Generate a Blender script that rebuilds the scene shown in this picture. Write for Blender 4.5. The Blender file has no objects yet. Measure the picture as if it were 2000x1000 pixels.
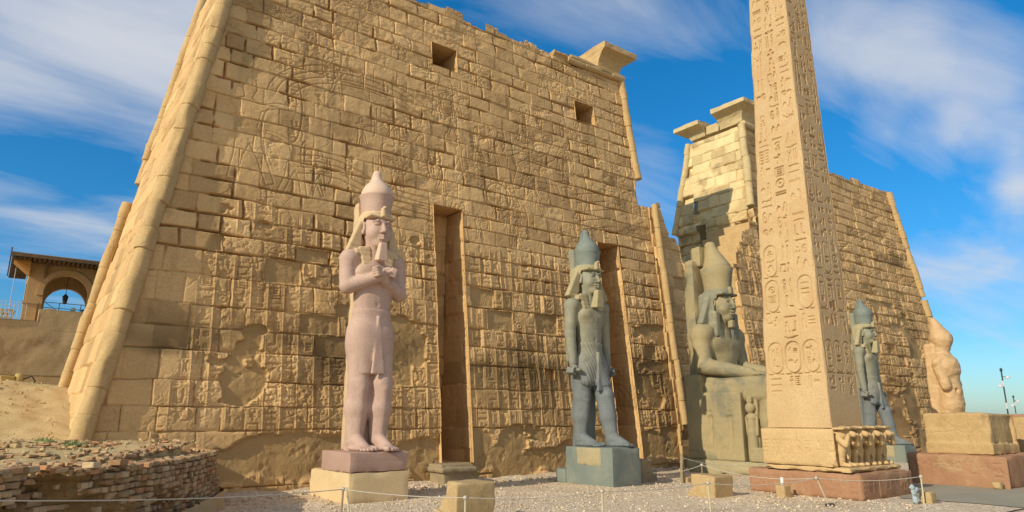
import bpy, math, random
import numpy as np
from mathutils import Vector, Matrix

# ------------------------------------------------------------------ camera, sky, sun
scene = bpy.context.scene
col = scene.collection
cam_data = bpy.data.cameras.new('camera')
cam_data.sensor_width = 36.0
cam_data.lens = 36.0 * 1340.0 / 2000.0
cam_data.clip_start = 0.1
cam_data.clip_end = 20000.0
cam = bpy.data.objects.new('camera', cam_data)
col.objects.link(cam)
cam.location = (0, 0, 2.6)
PITCH = math.atan2(315, 1340)
YAW = math.radians(53.0)            # angle of the view from +X
fwd = Vector((math.cos(YAW) * math.cos(PITCH), math.sin(YAW) * math.cos(PITCH), math.sin(PITCH)))
cam.rotation_euler = fwd.to_track_quat('-Z', 'Y').to_euler()
scene.camera = cam

SUN_ALPHA = math.radians(82.5)      # from the facade normal (-Y) towards -X
SUN_EL = math.radians(28)
sdir = Vector((-math.sin(SUN_ALPHA) * math.cos(SUN_EL), -math.cos(SUN_ALPHA) * math.cos(SUN_EL), math.sin(SUN_EL)))
sun_data = bpy.data.lights.new('sun', 'SUN')
sun_data.energy = 4.5
sun_data.angle = math.radians(0.5)
sun_data.color = (1.0, 0.90, 0.72)
sun = bpy.data.objects.new('sun', sun_data)
sun.rotation_euler = (-sdir).to_track_quat('-Z', 'Y').to_euler()
col.objects.link(sun)

scene.view_settings.view_transform = 'Standard'
scene.view_settings.look = 'None'
scene.view_settings.exposure = -0.10
scene.view_settings.gamma = 1.0

world = bpy.data.worlds.new('World')
scene.world = world
world.use_nodes = True
wt = world.node_tree
for n in list(wt.nodes): wt.nodes.remove(n)
def N(t, kind, **kw):
    n = t.nodes.new(kind)
    for k, v in kw.items():
        if k.startswith('i_'):
            n.inputs[k[2:].replace('_', ' ')].default_value = v
        else: setattr(n, k, v)
    return n
def L(t, a, b): t.links.new(a, b)
def math_node(t, op, a=None, b=None, clamp=False):
    n = t.nodes.new('ShaderNodeMath'); n.operation = op; n.use_clamp = clamp
    for i, v in enumerate((a, b)):
        if v is None: continue
        if isinstance(v, (int, float)): n.inputs[i].default_value = v
        else: t.links.new(v, n.inputs[i])
    return n.outputs[0]
def mixc(t, fac, a, b, mode='MIX'):
    n = t.nodes.new('ShaderNodeMix'); n.data_type = 'RGBA'; n.blend_type = mode; n.clamp_factor = True
    for s, v in ((n.inputs[0], fac), (n.inputs[6], a), (n.inputs[7], b)):
        if isinstance(v, (int, float)): s.default_value = v
        elif isinstance(v, tuple): s.default_value = v if len(v) == 4 else (*v, 1)
        else: t.links.new(v, s)
    return n.outputs[2]
def ramp(t, fac, stops):
    n = t.nodes.new('ShaderNodeValToRGB')
    el = n.color_ramp.elements
    while len(el) < len(stops): el.new(0.5)
    for e, (p, c) in zip(el, stops):
        e.position = p; e.color = c if isinstance(c, tuple) else (c, c, c, 1)
    t.links.new(fac, n.inputs[0])
    return n.outputs[0]

sky = N(wt, 'ShaderNodeTexSky')
sky.sky_type = 'NISHITA'
sky.sun_disc = False
sky.sun_elevation = SUN_EL
# sun_rotation: measured from +Y clockwise (towards +X)
sky.sun_rotation = math.atan2(sdir.x, sdir.y)
sky.altitude = 100
sky.air_density = 1.0
sky.dust_density = 0.6
sky.ozone_density = 3.0
tc = N(wt, 'ShaderNodeTexCoord')
sep = N(wt, 'ShaderNodeSeparateXYZ'); L(wt, tc.outputs['Generated'], sep.inputs[0])
# project the view direction to a plane high above, for streaky high clouds
zz = math_node(wt, 'MAXIMUM', math_node(wt, 'ADD', sep.outputs[2], 0.12), 0.02)
px_ = math_node(wt, 'DIVIDE', sep.outputs[0], zz)
py_ = math_node(wt, 'DIVIDE', sep.outputs[1], zz)
comb = N(wt, 'ShaderNodeCombineXYZ'); L(wt, px_, comb.inputs[0]); L(wt, py_, comb.inputs[1])
mp = N(wt, 'ShaderNodeMapping'); L(wt, comb.outputs[0], mp.inputs[0])
mp.inputs['Rotation'].default_value = (0, 0, math.radians(28))
mp.inputs['Scale'].default_value = (0.42, 1.3, 1)
mp.inputs['Location'].default_value = (1.35, 0.4, 0)
n1 = N(wt, 'ShaderNodeTexNoise'); L(wt, mp.outputs[0], n1.inputs['Vector'])
n1.inputs['Scale'].default_value = 1.9; n1.inputs['Detail'].default_value = 9; n1.inputs['Roughness'].default_value = 0.58; n1.inputs['Distortion'].default_value = 0.5
mp2 = N(wt, 'ShaderNodeMapping'); L(wt, comb.outputs[0], mp2.inputs[0])
mp2.inputs['Location'].default_value = (3.1, 7.7, 0); mp2.inputs['Scale'].default_value = (0.5, 0.9, 1)
n2 = N(wt, 'ShaderNodeTexNoise'); L(wt, mp2.outputs[0], n2.inputs['Vector'])
n2.inputs['Scale'].default_value = 0.55; n2.inputs['Detail'].default_value = 3
def sky_blob(d, wid, amp):
    """a broad cloud mass centred on world direction d"""
    v = N(wt, 'ShaderNodeVectorMath', operation='DISTANCE')
    L(wt, tc.outputs['Generated'], v.inputs[0]); v.inputs[1].default_value = Vector(d).normalized()
    g = math_node(wt, 'SUBTRACT', 1.0, math_node(wt, 'DIVIDE', v.outputs['Value'], wid), True)
    return math_node(wt, 'MULTIPLY', g, amp)
cover = math_node(wt, 'ADD', math_node(wt, 'MULTIPLY', n1.outputs['Fac'], 0.75), math_node(wt, 'MULTIPLY', n2.outputs['Fac'], 0.45))
BLOBS = [((-.35, -.9, .55), 1.10, .62), ]
BLOBS = [((-.35, -.9, .55), 1.10, .62), ((.03, .9, .46), .34, .42), ((.2, .84, .52), .22, .14), ((.79, .40, .47), .09, .12), ((.825, .345, .435), .09, .17), ((.865, .295, .405), .10, .19), ((.90, .24, .37), .09, .17),  # first entry: unseen cloud added behind the camera to brighten the facade
         ((.865, .36, .345), .05, .10), ((.894, .305, .328), .05, .20), ((.921, .248, .300), .055, .22), ((.93, .25, .262), .035, .26), ((.02, .985, .19), .10, .10), ((.10, .98, .18), .10, .10),
         ((.60, .59, .545), .26, .14), ((.70, .62, .35), .10, .07), ((.935, .30, .17), .12, .10), ((.05, .950, .300), .13, -.22), ((.93, .1, .45), .2, -.2), ((.87, .41, .27), .08, -.12), ((.75, .5, .40), .1, -.1)]
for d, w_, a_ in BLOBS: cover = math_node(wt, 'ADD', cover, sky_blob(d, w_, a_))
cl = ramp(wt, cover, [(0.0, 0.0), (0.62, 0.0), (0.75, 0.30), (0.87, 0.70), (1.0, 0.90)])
hs = N(wt, 'ShaderNodeHueSaturation'); hs.inputs['Saturation'].default_value = 1.36; hs.inputs['Value'].default_value = 1.0
L(wt, sky.outputs[0], hs.inputs['Color'])
skyc = mixc(wt, 1.0, hs.outputs[0], (0.64, 1.30, 1.30), 'MULTIPLY')
hz = ramp(wt, sep.outputs[2], [(0.0, (1.0, .64, .82, 1)), (0.10, (.90, .68, .82, 1)), (0.28, (.92, .86, .93, 1)), (0.5, (1, 1, 1, 1))])
skyc = mixc(wt, 1.0, skyc, hz, 'MULTIPLY')
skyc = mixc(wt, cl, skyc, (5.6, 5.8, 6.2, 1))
bg = N(wt, 'ShaderNodeBackground'); bg.inputs[1].default_value = 0.13
L(wt, skyc, bg.inputs[0])
wo = N(wt, 'ShaderNodeOutputWorld'); L(wt, bg.outputs[0], wo.inputs[0])

# ------------------------------------------------------------------ helpers
def tag(o, label=None, cat=None, group=None, kind=None):
    if label: o['label'] = label
    if cat: o['category'] = cat
    if group: o['group'] = group
    if kind: o['kind'] = kind
    return o
def empty(name, loc=(0, 0, 0), rz=0.0, parent=None):
    o = bpy.data.objects.new(name, None); o.location = loc; o.rotation_euler = (0, 0, rz)
    o.empty_display_size = 0.3
    col.objects.link(o)
    if parent: o.parent = parent
    return o
def thing(name, label, cat, loc=(0, 0, 0), rz=0.0, group=None):
    return tag(empty(name, loc, rz), label, cat, group)
def copy_tree(o, parent=None):
    c = o.copy(); col.objects.link(c); c.parent = parent
    for ch in list(o.children): copy_tree(ch, c)
    return c
def np_mesh(name, V, F, mat, parent=None, smooth=True, attr=None):
    """V (n,3) float; F (m,k) int array of quads or tris (or list of such)"""
    V = np.asarray(V, np.float32)
    Fs = F if isinstance(F, list) else [F]
    Fs = [np.asarray(f, np.int32) for f in Fs if len(f)]
    me = bpy.data.meshes.new(name)
    me.vertices.add(len(V)); me.vertices.foreach_set('co', V.ravel())
    nl = sum(f.size for f in Fs); npoly = sum(len(f) for f in Fs)
    me.loops.add(nl); me.loops.foreach_set('vertex_index', np.concatenate([f.ravel() for f in Fs]))
    me.polygons.add(npoly)
    tot = np.concatenate([np.full(len(f), f.shape[1], np.int32) for f in Fs])
    st = np.concatenate([[0], np.cumsum(tot)[:-1]]).astype(np.int32)
    me.polygons.foreach_set('loop_start', st)
    me.polygons.foreach_set('loop_total', tot)
    me.polygons.foreach_set('use_smooth', np.full(npoly, smooth, bool))
    me.update(calc_edges=True)
    if attr is not None:
        a = me.attributes.new('mixc', 'FLOAT_COLOR', 'POINT')
        d = np.ones((len(V), 4), np.float32); d[:, :attr.shape[1]] = attr
        a.data.foreach_set('color', d.ravel())
    me.validate()
    me.materials.append(mat)
    o = bpy.data.objects.new(name, me); col.objects.link(o)
    if parent: o.parent = parent
    return o
class MB:
    def __init__(s): s.v = []; s.f = []
    def quadbox(s, c8):
        b = len(s.v); s.v += [tuple(p) for p in c8]
        for q in ((0,3,2,1),(4,5,6,7),(0,1,5,4),(1,2,6,5),(2,3,7,6),(3,0,4,7)): s.f.append([b + i for i in q])
    def box(s, x0, x1, y0, y1, z0, z1, M=None, j=0, rnd=random):
        c = [(x0,y0,z0),(x1,y0,z0),(x1,y1,z0),(x0,y1,z0),(x0,y0,z1),(x1,y0,z1),(x1,y1,z1),(x0,y1,z1)]
        if j: c = [tuple(k + rnd.uniform(-j, j) for k in p) for p in c]
        if M: c = [tuple(M @ Vector(p)) for p in c]
        s.quadbox(c)
    def cbox(s, cx, cy, cz, lx, ly, lz, rz=0, j=0, bev=0.01, tilt=(0, 0), rnd=random):
        """chamfered, jittered block: 24 verts"""
        M = Matrix.Translation((cx, cy, cz)) @ Matrix.Rotation(rz, 4, 'Z') @ Matrix.Rotation(tilt[0], 4, 'X') @ Matrix.Rotation(tilt[1], 4, 'Y')
        b = len(s.v); idx = {}
        hx, hy, hz = lx / 2, ly / 2, lz / 2
        for sx in (-1, 1):
            for sy in (-1, 1):
                for sz in (-1, 1):
                    J = [rnd.uniform(-j, j) for _ in range(3)]
                    for ax in range(3):
                        p = [sx * (hx - bev * (ax != 0)), sy * (hy - bev * (ax != 1)), sz * (hz - bev * (ax != 2))]
                        p = Vector([p[i] + J[i] for i in range(3)])
                        idx[(sx, sy, sz, ax)] = len(s.v); s.v.append(tuple(M @ p))
        def I(a, c, d, sg, ax):
            k = [0, 0, 0]; o = [i for i in range(3) if i != ax]
            k[ax] = sg; k[o[0]] = a; k[o[1]] = c
            return idx[(k[0], k[1], k[2], d)]
        for ax in range(3):
            for sg in (-1, 1):
                q = [I(-1,-1,ax,sg,ax), I(1,-1,ax,sg,ax), I(1,1,ax,sg,ax), I(-1,1,ax,sg,ax)]
                if (sg == 1) == (ax == 1): q.reverse()
                s.f.append(q)
        for ax in range(3):      # edges along ax
            o = [i for i in range(3) if i != ax]
            for a in (-1, 1):
                for c in (-1, 1):
                    def K(t, d):
                        k = [0,0,0]; k[ax] = t; k[o[0]] = a; k[o[1]] = c
                        return idx[(k[0], k[1], k[2], d)]
                    s.f.append([K(-1, o[0]), K(1, o[0]), K(1, o[1]), K(-1, o[1])])
        for sx in (-1, 1):
            for sy in (-1, 1):
                for sz in (-1, 1): s.f.append([idx[(sx, sy, sz, k)] for k in range(3)])
    def tube(s, pts, r, n=8, cap=True):
        pts = [Vector(p) for p in pts]
        rs = r if isinstance(r, (list, tuple)) else [r] * len(pts)
        up = Vector((0.03, 0.02, 1)); b = len(s.v)
        for i, p in enumerate(pts):
            d = (pts[min(i + 1, len(pts) - 1)] - pts[max(i - 1, 0)]).normalized()
            u = Vector((1, 0, 0)) if abs(d.z) > .9 else up
            a = d.cross(u).normalized(); c = d.cross(a)
            for k in range(n):
                t = 2 * math.pi * k / n
                s.v.append(tuple(p + (a * math.cos(t) + c * math.sin(t)) * rs[i]))
        for i in range(len(pts) - 1):
            for k in range(n):
                k2 = (k + 1) % n
                s.f.append([b + i*n + k, b + i*n + k2, b + (i+1)*n + k2, b + (i+1)*n + k])
        if cap:
            s.f.append([b + k for k in range(n)]); s.f.append([b + (len(pts)-1)*n + k for k in range(n)])
    def lathe(s, prof, c=(0,0,0), n=24, sy=1.0):
        b = len(s.v)
        for r, z in prof:
            for k in range(n):
                t = 2 * math.pi * k / n
                s.v.append((c[0] + r * math.cos(t), c[1] + r * math.sin(t) * sy, c[2] + z))
        m = len(prof)
        for i in range(m - 1):
            for k in range(n):
                k2 = (k + 1) % n
                s.f.append([b + i*n + k, b + i*n + k2, b + (i+1)*n + k2, b + (i+1)*n + k])
        s.f.append([b + k for k in range(n)][::-1]); s.f.append([b + (m-1)*n + k for k in range(n)])
    def build(s, name, mat, parent=None, smooth=False, attr=None):
        me = bpy.data.meshes.new(name); me.from_pydata(s.v, [], s.f); me.update()
        import bmesh
        bm = bmesh.new(); bm.from_mesh(me); bmesh.ops.recalc_face_normals(bm, faces=bm.faces); bm.to_mesh(me); bm.free()
        if smooth:
            me.polygons.foreach_set('use_smooth', np.ones(len(me.polygons), bool))
        me.materials.append(mat)
        o = bpy.data.objects.new(name, me); col.objects.link(o)
        if parent: o.parent = parent
        return o

# --- noise
def _tab(seed): return np.random.default_rng(seed).random((257, 257)).astype(np.float32)
_tabs = {}
def vnoise(x, y, seed=0):
    if seed not in _tabs: _tabs[seed] = _tab(seed)
    T = _tabs[seed]
    xi = np.floor(x).astype(np.int32); yi = np.floor(y).astype(np.int32)
    fx = x - xi; fy = y - yi
    fx = fx * fx * (3 - 2 * fx); fy = fy * fy * (3 - 2 * fy)
    xi &= 255; yi &= 255
    a = T[yi, xi]; b = T[yi, xi + 1]; c = T[yi + 1, xi]; d = T[yi + 1, xi + 1]
    return (a * (1 - fx) + b * fx) * (1 - fy) + (c * (1 - fx) + d * fx) * fy
def fbm(x, y, seed=0, octs=4, gain=0.5):
    s = 0; a = 1.0; t = 0.0
    for i in range(octs):
        s = s + a * vnoise(x * 2 ** i + 17.3 * i, y * 2 ** i + 9.1 * i, seed + i); t += a; a *= gain
    return s / t
def sstep(a, b, x):
    t = np.clip((x - a) / (b - a), 0, 1); return t * t * (3 - 2 * t)

# ------------------------------------------------------------------ materials
def base_mat(name):
    m = bpy.data.materials.new(name); m.use_nodes = True
    t = m.node_tree
    for n in list(t.nodes): t.nodes.remove(n)
    o = t.nodes.new('ShaderNodeOutputMaterial'); b = t.nodes.new('ShaderNodeBsdfPrincipled')
    t.links.new(b.outputs[0], o.inputs[0])
    b.inputs['Roughness'].default_value = 0.9
    b.inputs['Specular IOR Level'].default_value = 0.25
    return m, t, b
def noise(t, vec, scale, detail=5, rough=0.6, dist=0.0):
    n = t.nodes.new('ShaderNodeTexNoise'); t.links.new(vec, n.inputs['Vector'])
    n.inputs['Scale'].default_value = scale; n.inputs['Detail'].default_value = detail
    n.inputs['Roughness'].default_value = rough; n.inputs['Distortion'].default_value = dist
    return n.outputs['Fac']
def stone(name, c1, c2, scale=1.2, spec=0.25, rough=0.9, bump=0.6, stain=None, stain_scale=0.5, stain_lo=0.55, stain_hi=0.75,
          attr=False, plaster=None, dirt=None, grain=14.0, bump_d=0.03, pits=0.0, speck=None, warm=(1, .95, .78), zmix=None, crack=0.5, crack_scale=0.9):
    W = lambda c: tuple(c[i] * warm[i] for i in range(3)) if c else None
    c1, c2, stain, plaster, dirt = W(c1), W(c2), W(stain), W(plaster), W(dirt)
    m, t, b = base_mat(name)
    tc = t.nodes.new('ShaderNodeTexCoord'); v = tc.outputs['Object']
    f = noise(t, v, scale, 6, 0.65, 0.3)
    c = mixc(t, ramp(t, f, [(0.3, 0.0), (0.7, 1.0)]), c1, c2)
    g = noise(t, v, grain, 4, 0.7)
    c = mixc(t, 0.55, c, ramp(t, g, [(0.25, (0.62, 0.62, 0.62, 1)), (0.75, (1.25, 1.25, 1.25, 1))]), 'MULTIPLY')
    if stain:
        s = noise(t, v, stain_scale, 7, 0.7, 0.6)
        c = mixc(t, ramp(t, s, [(stain_lo, 0.0), (stain_hi, 1.0)]), c, stain)
    if attr:
        a = t.nodes.new('ShaderNodeAttribute'); a.attribute_name = 'mixc'
        sp = t.nodes.new('ShaderNodeSeparateColor'); t.links.new(a.outputs['Color'], sp.inputs[0])
        if plaster:
            pc = mixc(t, f, plaster, tuple(k * 0.8 for k in plaster[:3]))
            c = mixc(t, sp.outputs[0], c, pc)
        if dirt: c = mixc(t, sp.outputs[1], c, dirt)
        # third channel: block to block tint
        c = mixc(t, 1.0, c, ramp(t, sp.outputs[2], [(0.0, (0.72, 0.69, 0.66, 1)), (0.35, (0.96, 0.94, 0.92, 1)), (0.8, (1.04, 1.02, 1.0, 1)), (1.0, (1.16, 1.17, 1.18, 1))]), 'MULTIPLY')
    if zmix:      # stone of another colour below a given height
        z0, z1, zc1, zc2 = zmix
        sx = t.nodes.new('ShaderNodeSeparateXYZ'); t.links.new(v, sx.inputs[0])
        zz = math_node(t, 'ADD', sx.outputs[2], math_node(t, 'MULTIPLY', noise(t, v, 1.3, 4, .6), 1.2))
        mr = t.nodes.new('ShaderNodeMapRange'); t.links.new(zz, mr.inputs[0]); mr.inputs[1].default_value = z0; mr.inputs[2].default_value = z1
        c = mixc(t, mr.outputs[0], mixc(t, ramp(t, g, [(.3, 0.0), (.7, 1.0)]), zc1, zc2), c)
    if speck:
        s = noise(t, v, 26, 2, 0.5)
        c = mixc(t, ramp(t, s, [(0.58, 0.0), (0.66, 0.7)]), c, speck)
    t.links.new(c, b.inputs['Base Color'])
    b.inputs['Roughness'].default_value = rough
    b.inputs['Specular IOR Level'].default_value = spec
    h = math_node(t, 'ADD', math_node(t, 'MULTIPLY', f, 1.0), math_node(t, 'MULTIPLY', g, 0.35))
    h = math_node(t, 'ADD', h, math_node(t, 'MULTIPLY', noise(t, v, grain * 3.2, 3, 0.7), 0.14))
    cv = t.nodes.new('ShaderNodeTexVoronoi'); cv.feature = 'DISTANCE_TO_EDGE'; cv.inputs['Scale'].default_value = crack_scale
    wv = t.nodes.new('ShaderNodeMix'); wv.data_type = 'VECTOR'; wv.inputs[0].default_value = 0.18
    wn = t.nodes.new('ShaderNodeTexNoise'); wn.inputs['Scale'].default_value = 1.7; wn.inputs['Detail'].default_value = 5; t.links.new(v, wn.inputs['Vector'])
    t.links.new(v, wv.inputs[4]); t.links.new(wn.outputs['Color'], wv.inputs[5]); t.links.new(wv.outputs[1], cv.inputs['Vector'])
    msk = ramp(t, noise(t, v, 0.8, 3, .6), [(0.48, 0.0), (0.60, 1.0)])
    ck = math_node(t, 'MULTIPLY', ramp(t, cv.outputs['Distance'], [(0.0, 1.0), (0.018, 0.0)]), msk)
    h = math_node(t, 'SUBTRACT', h, math_node(t, 'MULTIPLY', ck, crack))
    if pits:
        vo = t.nodes.new('ShaderNodeTexVoronoi'); t.links.new(v, vo.inputs['Vector']); vo.inputs['Scale'].default_value = 5.5
        h = math_node(t, 'ADD', h, math_node(t, 'MULTIPLY', ramp(t, vo.outputs['Distance'], [(0.0, 0.0), (0.22, 1.0)]), pits))
    bp = t.nodes.new('ShaderNodeBump'); bp.inputs['Strength'].default_value = bump; bp.inputs['Distance'].default_value = bump_d
    t.links.new(h, bp.inputs['Height']); t.links.new(bp.outputs[0], b.inputs['Normal'])
    return m
M = {}
M['wall'] = stone('sandstone_masonry', (0.57, 0.375, 0.195), (0.67, 0.46, 0.255), 0.9, attr=True, plaster=(0.48, 0.33, 0.175), dirt=(0.20, 0.135, 0.07),
                  stain=(0.25, 0.165, 0.085), stain_scale=0.35, stain_lo=0.58, stain_hi=0.8, bump=0.7, bump_d=0.045)
M['torus'] = stone('sandstone_moulding', (0.48, 0.33, 0.175), (0.58, 0.415, 0.23), 1.3, stain=(0.36, 0.24, 0.12), stain_lo=0.56, stain_hi=0.8, bump=0.8, bump_d=0.04)
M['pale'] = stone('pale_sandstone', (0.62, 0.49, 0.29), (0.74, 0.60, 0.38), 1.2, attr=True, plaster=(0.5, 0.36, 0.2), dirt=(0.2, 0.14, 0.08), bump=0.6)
M['pink'] = stone('rose_granite', (0.47, 0.315, 0.27), (0.56, 0.40, 0.34), 0.8, stain=(0.50, 0.36, 0.23), stain_scale=0.45, stain_lo=0.56, stain_hi=0.72, bump=0.3, rough=0.8, grain=22, bump_d=0.015, warm=(1, .965, .86), speck=(0.36, 0.25, 0.22))
M['pinkpale'] = stone('pale_limestone_restoration', (0.62, 0.47, 0.30), (0.55, 0.39, 0.25), 1.4, bump=0.35, bump_d=0.015, warm=(1, .965, .86))
M['pinkcap'] = stone('rose_granite_crown', (0.62, 0.43, 0.34), (0.68, 0.51, 0.41), 1.4, stain=(0.50, 0.36, 0.26), stain_lo=0.6, stain_hi=0.8, bump=0.3, rough=0.8, grain=22, bump_d=0.015, warm=(1, .965, .86))
M['pinkplinth'] = stone('rose_plaster', (0.40, 0.26, 0.22), (0.46, 0.31, 0.26), 0.8, bump=0.35, grain=30, bump_d=0.02, warm=(1, .965, .86))
M['cream'] = stone('cream_plaster', (0.60, 0.46, 0.28), (0.70, 0.54, 0.33), 0.7, bump=0.35, grain=26, bump_d=0.02, warm=(1, .965, .86))
M['grey'] = stone('grey_granodiorite', (0.22, 0.215, 0.175), (0.34, 0.315, 0.24), 0.9, stain=(0.40, 0.34, 0.22), stain_scale=0.5, stain_lo=0.5, stain_hi=0.66, bump=0.5, rough=0.75, spec=0.35, grain=20, bump_d=0.02, warm=(.95, .95, .84), zmix=(4.6, 6.2, (.115, .13, .13), (.20, .21, .20)))
M['greypale'] = stone('weathered_grey_stone', (0.46, 0.37, 0.22), (0.34, 0.30, 0.21), 1.1, stain=(0.17, 0.19, 0.18), stain_lo=0.58, stain_hi=0.7, bump=0.5, grain=20, bump_d=0.02, warm=(.95, .95, .84))
M['greyblue'] = stone('blue_grey_granodiorite', (0.16, 0.19, 0.185), (0.25, 0.27, 0.25), 0.9, stain=(0.30, 0.29, 0.23), stain_scale=0.6, stain_lo=0.55, stain_hi=0.7, bump=0.4, rough=0.7, spec=0.35, grain=20, bump_d=0.02, warm=(.95, .95, .84))
M['colossus'] = stone('weathered_granodiorite', (0.40, 0.325, 0.20), (0.31, 0.27, 0.185), 0.45, stain=(0.17, 0.175, 0.155), stain_scale=0.42, stain_lo=0.52, stain_hi=0.66, bump=0.5, rough=0.8, grain=16, bump_d=0.03)
M['obelisk'] = stone('red_granite_warm', (0.51, 0.355, 0.205), (0.60, 0.44, 0.27), 0.55, stain=(0.50, 0.31, 0.17), stain_scale=0.35, stain_lo=0.50, stain_hi=0.72, bump=0.5, rough=0.75, grain=24, bump_d=0.015, speck=(0.36, 0.22, 0.14))
M['pedestal'] = stone('worn_sandstone_pedestal', (0.52, 0.36, 0.20), (0.60, 0.43, 0.25), 1.2, stain=(0.40, 0.25, 0.14), stain_lo=0.58, stain_hi=0.8, bump=0.6, bump_d=0.03)
M['redgranite'] = stone('red_granite', (0.33, 0.175, 0.115), (0.40, 0.235, 0.155), 1.0, stain=(0.42, 0.30, 0.19), stain_scale=0.8, stain_lo=0.55, stain_hi=0.72, bump=0.5, grain=20, bump_d=0.03)
M['worn'] = stone('worn_quartzite', (0.50, 0.33, 0.185), (0.60, 0.42, 0.26), 0.7, stain=(0.42, 0.25, 0.14), stain_lo=0.55, stain_hi=0.72, bump=0.45, rough=0.6, spec=0.4, bump_d=0.03)
M['brown'] = stone('brown_stone_block', (0.44, 0.30, 0.155), (0.52, 0.37, 0.21), 0.8, stain=(0.32, 0.20, 0.10), stain_lo=0.56, stain_hi=0.8, bump=0.7, bump_d=0.04)
M['block'] = stone('loose_sandstone_block', (0.40, 0.285, 0.16), (0.50, 0.37, 0.22), 1.6, stain=(0.36, 0.2, 0.08), stain_lo=0.58, stain_hi=0.8, bump=0.7, bump_d=0.02)
M['greyblock'] = stone('grey_stone_stump', (0.36, 0.29, 0.20), (0.27, 0.22, 0.16), 1.6, bump=0.7)
M['dirt'] = stone('dry_dirt', (0.50, 0.37, 0.20), (0.62, 0.47, 0.27), 0.6, stain=(0.45, 0.42, 0.22), stain_scale=0.7, stain_lo=0.56, stain_hi=0.72, bump=1.0, bump_d=0.05, pits=0.2, speck=(0.3, 0.2, 0.11))
M['mud'] = stone('brown_mud_mortar', (0.20, 0.115, 0.05), (0.34, 0.21, 0.09), 2.6, bump=1.0, bump_d=0.10, grain=9)
M['mudwall'] = stone('mud_plastered_wall', (0.46, 0.335, 0.21), (0.54, 0.40, 0.26), 0.35, stain=(0.32, 0.21, 0.125), stain_scale=0.22, stain_lo=0.52, stain_hi=0.62, bump=0.5, bump_d=0.04)
M['render'] = stone('tan_render', (0.50, 0.33, 0.19), (0.57, 0.40, 0.24), 0.5, stain=(0.36, 0.22, 0.12), stain_lo=0.56, stain_hi=0.8, bump=0.35)
M['roofwood'] = stone('dark_roof_boards', (0.12, 0.085, 0.06), (0.2, 0.14, 0.1), 3, bump=0.4)
M['eave'] = stone('orange_timber', (0.42, 0.20, 0.06), (0.5, 0.26, 0.09), 2, bump=0.3)
M['asphalt'] = stone('grey_paving', (0.31, 0.27, 0.22), (0.38, 0.33, 0.27), 0.5, bump=0.3, grain=20, bump_d=0.01, warm=(.95, .95, .84))
def plain(name, c, rough=0.6, metal=0.0):
    m, t, b = base_mat(name)
    tc = t.nodes.new('ShaderNodeTexCoord')
    f = noise(t, tc.outputs['Object'], 9, 4, 0.6)
    cc = mixc(t, f, tuple(k * 0.78 for k in c), tuple(min(1, k * 1.15) for k in c))
    t.links.new(cc, b.inputs['Base Color']); b.inputs['Roughness'].default_value = rough; b.inputs['Metallic'].default_value = metal
    return m
M['rope'] = plain('cream_rope', (0.50, 0.44, 0.34))
M['postm'] = plain('pale_painted_post', (0.55, 0.49, 0.33), 0.5)
M['iron'] = plain('dark_iron', (0.05, 0.05, 0.05), 0.5)
M['lampwhite'] = plain('pale_floodlight', (0.6, 0.58, 0.54), 0.5)
M['rail'] = plain('pale_green_rail', (0.40, 0.50, 0.46), 0.5)
M['gold'] = plain('gilt_panel', (0.62, 0.40, 0.08), 0.5)
M['bluep'] = plain('blue_plastic', (0.02, 0.22, 0.45), 0.5)
M['greenc'] = plain('turquoise_cloth', (0.03, 0.40, 0.38), 0.8)
M['whitec'] = plain('white_cloth', (0.75, 0.73, 0.68), 0.8)
M['roofm'] = plain('pale_metal_roofing', (0.5, 0.5, 0.5), 0.45)
M['leaf'] = plain('dusty_green_leaves', (0.24, 0.27, 0.09), 0.8)
M['machine'] = plain('dusty_yellow_metal', (0.45, 0.32, 0.12), 0.7)
# gravel: small pinkish and grey chips
def gravel_mat():
    m, t, b = base_mat('pink_gravel')
    tc = t.nodes.new('ShaderNodeTexCoord'); v = tc.outputs['Object']
    vo = t.nodes.new('ShaderNodeTexVoronoi'); t.links.new(v, vo.inputs['Vector']); vo.inputs['Scale'].default_value = 13
    vo2 = t.nodes.new('ShaderNodeTexVoronoi'); t.links.new(v, vo2.inputs['Vector']); vo2.inputs['Scale'].default_value = 31
    sp = t.nodes.new('ShaderNodeSeparateColor'); t.links.new(vo.outputs['Color'], sp.inputs[0])
    c = ramp(t, sp.outputs[0], [(0.0, (0.46, 0.33, 0.20, 1)), (0.3, (0.68, 0.53, 0.35, 1)), (0.6, (0.80, 0.65, 0.45, 1)), (0.85, (0.88, 0.74, 0.55, 1)), (1.0, (0.56, 0.46, 0.34, 1))])
    sp2 = t.nodes.new('ShaderNodeSeparateColor'); t.links.new(vo2.outputs['Color'], sp2.inputs[0])
    c = mixc(t, 0.5, c, ramp(t, sp2.outputs[0], [(0.0, (0.6, 0.58, 0.55, 1)), (1.0, (1.25, 1.2, 1.15, 1))]), 'MULTIPLY')
    f = noise(t, v, 0.55, 6, 0.65)
    c = mixc(t, ramp(t, f, [(0.42, 0.0), (0.66, 0.75)]), c, (0.58, 0.44, 0.30, 1))
    t.links.new(c, b.inputs['Base Color'])
    h = math_node(t, 'ADD', math_node(t, 'MULTIPLY', vo.outputs['Distance'], -1.0), math_node(t, 'MULTIPLY', vo2.outputs['Distance'], -0.5))
    bp = t.nodes.new('ShaderNodeBump'); bp.inputs['Strength'].default_value = 0.9; bp.inputs['Distance'].default_value = 0.05
    t.links.new(h, bp.inputs['Height']); t.links.new(bp.outputs[0], b.inputs['Normal'])
    return m
M['gravel'] = gravel_mat()
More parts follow.
